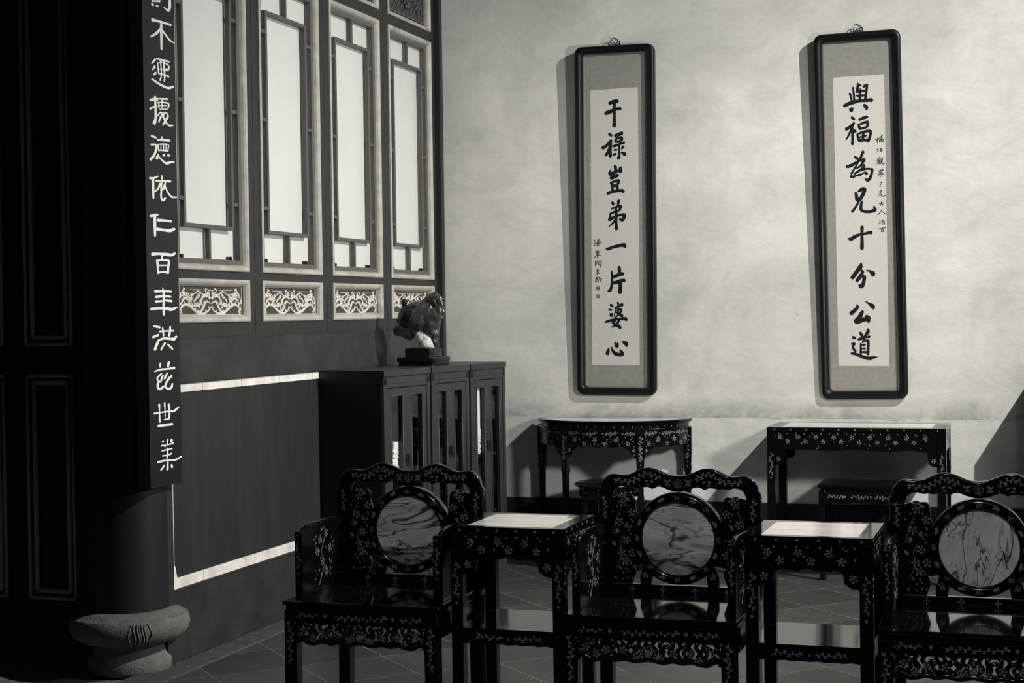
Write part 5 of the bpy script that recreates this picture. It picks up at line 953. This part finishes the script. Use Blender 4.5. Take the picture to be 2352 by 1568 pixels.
# ---- three cabinets in the corner
ca = math.atan2(.138, .990)          # the row stands a little off the wall
d_ = Vector((.138, .990, 0)).normalized(); n_ = Vector((d_.y, -d_.x, 0))
c0 = Vector((.385, -1.845, 0))
CH, CD = 1.22, .385
def cabinet(label, off, W_, papers):
    o_ = c0+d_*off
    T = thing('display_cabinet', label, 'cabinet', o_, math.atan2(d_.y, d_.x)-PI/2, 'glazed wooden cabinets along the screen wall')
    # local: y along the front, x = out of the front (front plane x=0)
    g_ = .004; a, b = g_, W_-g_
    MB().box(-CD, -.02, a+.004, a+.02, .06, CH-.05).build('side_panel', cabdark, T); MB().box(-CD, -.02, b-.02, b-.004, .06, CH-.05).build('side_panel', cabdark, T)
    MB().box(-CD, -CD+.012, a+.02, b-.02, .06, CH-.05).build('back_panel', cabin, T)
    MB().box(-CD, .006, a, b, CH-.034, CH).build('cornice', cabw, T, bevel=.003)
    MB().box(-CD, -.002, a+.004, b-.004, CH-.072, CH-.034).build('frieze', cabw, T, bevel=.002)
    MB().box(-CD, -.004, a+.004, b-.004, 0, .07).build('plinth', cabw, T, bevel=.002)
    MB().box(-CD, .0, a-.0015, a+.003, CH-.073, CH-.001).build('side_panel', cabdark, T)  # thin dark plate added over the cornice end so it reads as unlit
    for z_ in (.36, .69): MB().box(-CD+.012, -.03, a+.02, b-.02, z_-.009, z_+.009).build('shelf', cabin, T)
    for y0, y1 in ((a+.004, a+.036), (b-.036, b-.004)):
        st = MB().box(-.035, 0, y0, y1, .07, CH-.072)
        for k in range(3): st.tube([(.001, y0+.008+k*.008, CH-.075), (.001, y0+.008+k*.008, CH-.034)], .002, 5)
        st.build('stile', cabw, T, bevel=.002)
    MB().box(-.03, -.002, a+.036, b-.036, CH-.092, CH-.072).build('top_rail', cabw, T, bevel=.002)
    yc = (a+b)/2
    for k, (y0, y1) in enumerate(((a+.037, yc-.001), (yc+.001, b-.037))):
        z0, z1 = .075, CH-.095; s_ = .044
        dr = MB().box(-.024, -.004, y0, y0+s_, z0, z1).box(-.024, -.004, y1-s_, y1, z0, z1).box(-.024, -.004, y0+s_, y1-s_, z0, z0+.09).box(-.024, -.004, y0+s_, y1-s_, z1-.040, z1)
        dr = dr.build('door', cabw, T, bevel=.0015, seg=1)
        mm = MB(); p0, p1, q0, q1 = y0+s_, y1-s_, z0+.09, z1-.040
        for A, B in (((p0, q0), (p0, q1)), ((p0, q1), (p1, q1)), ((p1, q1), (p1, q0)), ((p1, q0), (p0, q0))): mm.tube([(-.004, A[0], A[1]), (-.004, B[0], B[1])], .004, 6)
        mm.build('door_bead', cabw, dr)
        MB().box(-.018, -.015, p0, p1, q0, q1).build('glass_pane', glassm, dr)
        yh = y1-.012 if k == 0 else y0+.012
        hm = MB(); zc = .755
        hm.box(-.004, -.001, yh-.008, yh+.008, zc-.022, zc+.022)
        for s in (-1, 1):
            R_ = [(-.001+.004, yh+s*.002+dy, zc-.012+dz) for dy, dz in ((-.006, 0), (-.006, -.028), (.006, -.028), (.006, 0), (-.006, 0))]
        hm.tube(R_, .0018, 5); hm.build('pull_handle', brass, dr)
    for lab, y0, y1, z0, z1, dx in papers:
        st = MB(); z = z0; rnd = random.Random(int(y0*1000))
        while z < z1-1e-6:
            e = rnd.uniform(-.004, .004); st.box(dx-.16, dx+e, y0, y1, z, min(z+.0075, z1)); z += .0085
        s2 = st.build('paper_stack', paperm); s2.matrix_world = Matrix.Translation(o_) @ Matrix.Rotation(math.atan2(d_.y, d_.x)-PI/2, 4, 'Z')
        s2['label'] = lab; s2['category'] = 'papers'
    return T
PG = 'paper stacks inside the cabinets'
cabinet('nearest of the three glazed wooden cabinets, its black side towards the room', 0, .495, [('tall bright stack of white papers behind the left door of the nearest cabinet',   .150, .246, .7005, .81, -.035), ])
cabinet('middle glazed wooden cabinet, carrying the sculpture stand', .499, .445, [])
cabinet('farthest glazed wooden cabinet, beside the white wall', .948, .450, [('low stack of white booklets behind the left door of the farthest cabinet', .146, .235, .7005, .80, -.035)])
def loose(lab, base_off, y0, y1, z0, z1, x0, x1, name):
    o_ = c0+d_*base_off; m_ = MB().box(x0, x1, y0, y1, z0, z1).build(name, paperm, None, bevel=.001, seg=1)
    m_.matrix_world = Matrix.Translation(o_) @ Matrix.Rotation(math.atan2(d_.y, d_.x)-PI/2, 4, 'Z'); m_['label'] = lab; m_['category'] = 'papers'
loose('white booklet lying on the tall paper stack in the nearest cabinet', 0, .154, .246, .8105, .842, -.20, -.033, 'booklet')
loose('thick white booklet lying on the low stack in the farthest cabinet', .948, .150, .235, .8005, .842, -.20, -.033, 'booklet')
loose('white folder standing upright on the booklets in the farthest cabinet', .948, .150, .180, .8425, 1.09, -.20, -.033, 'folder')

# ---- sculpture on its two-tier stand
SC = thing('animal_head_sculpture', 'dark bronze animal head sculpture on a stepped black stand', 'sculpture', (.300, -1.06, CH+.0005), 0)
def oct_(hx, hy, c): return [(-hx+c, -hy), (hx-c, -hy), (hx, -hy+c), (hx, hy-c), (hx-c, hy), (-hx+c, hy), (-hx, hy-c), (-hx, -hy+c)]
MB().prism(oct_(.108, .118, .012), (0, 0, 0), X_, Y_, Z_, 0, .022).prism(oct_(.115, .126, .014), (0, 0, 0), X_, Y_, Z_, .022, .048).build('stand_base', lacquer, SC, bevel=.002)
MB().prism(oct_(.082, .088, .016), (0, 0, 0), X_, Y_, Z_, .048, .096).build('stand_block', lacquer, SC, bevel=.002)
MB().prism(oct_(.060, .060, .012), (0, 0, 0), X_, Y_, Z_, .096, .100).build('stand_plate', lacquer, SC)
def blob(name, balls, material, voxel=.006, noise=.006, it=6):
    me = bpy.data.meshes.new(name); bm = bmesh.new()
    for (x, y, z, rx, ry, rz) in balls:
        r = bmesh.ops.create_icosphere(bm, subdivisions=3, radius=1)
        for v in r['verts']: v.co = Vector((x+v.co.x*rx, y+v.co.y*ry, z+v.co.z*rz))
    bm.to_mesh(me); bm.free(); me.materials.append(material)
    o = bpy.data.objects.new(name, me); COL.objects.link(o); o.parent = SC
    m_ = o.modifiers.new('remesh', 'REMESH'); m_.mode = 'VOXEL'; m_.voxel_size = voxel; m_.use_smooth_shade = True
    sm = o.modifiers.new('smooth', 'SMOOTH'); sm.iterations = it
    t = bpy.data.textures.new(name, 'CLOUDS'); t.noise_scale = .035
    dm = o.modifiers.new('displace', 'DISPLACE'); dm.texture = t; dm.strength = noise; dm.mid_level = .5
    return o
# u = across (m), z up from the stand top; the view side is -y
def ball(u, z, r, k=1.0, y=0, rz=None): return (u, y, z, r, r*k, rz or r)
blob('neck', [ball(-.030, .185, .030), ball(-.018, .165, .036), ball(.0, .150, .042), ball(.018, .130, .046), ball(.022, .118, .046)], neckglint, .005, .010, 4)
blob('head', [ball(-.03, .270, .090, .8), ball(-.085, .260, .068, .8), ball(-.115, .210, .052, .8), ball(-.140, .192, .036, .8), ball(-.160, .186, .020, .8), ball(-.085, .185, .044, .8), ball(-.05, .200, .050, .8), ball(-.10, .300, .040, .8),
              ball(.025, .285, .075, .8), ball(.06, .275, .056, .9), ball(.085, .295, .042, .9), ball(.05, .225, .052, .9), ball(.055, .185, .040, .8), ball(.058, .150, .030, .8), ball(.058, .125, .026, .8)], bronze, .006, .016, 14)
blob('ear', [ball(-.112, .352, .020, .8), ball(-.112, .334, .017, .8), ball(-.106, .312, .022, .8)], bronzed, .004, .004, 4)
blob('horn', [ball(.012, .345, .026, .8), ball(.04, .368, .030, .7), ball(.07, .382, .028, .7), ball(.095, .365, .026, .8), ball(.108, .33, .024, .8), ball(.112, .295, .022, .8), ball(.105, .265, .018, .8), ball(.09, .248, .010, .8)], bronze, .005, .008, 6)
blob('dark_eye', [ball(.062, .352, .026, .6, -.022), ball(.078, .335, .018, .6, -.024)], bronzed, .004, .004, 4)  # this and the next two: near-black lumps set into the head front
blob('dark_cheek', [ball(-.065, .285, .046, .5, -.052), ball(-.035, .315, .026, .5, -.048), ball(-.09, .245, .040, .5, -.040)], bronzed, .005, .008, 6)
blob('dark_jaw', [ball(-.01, .245, .032, .5, -.045), ball(.018, .262, .026, .5, -.044), ball(-.03, .222, .022, .5, -.040)], bronzed, .005, .006, 6)
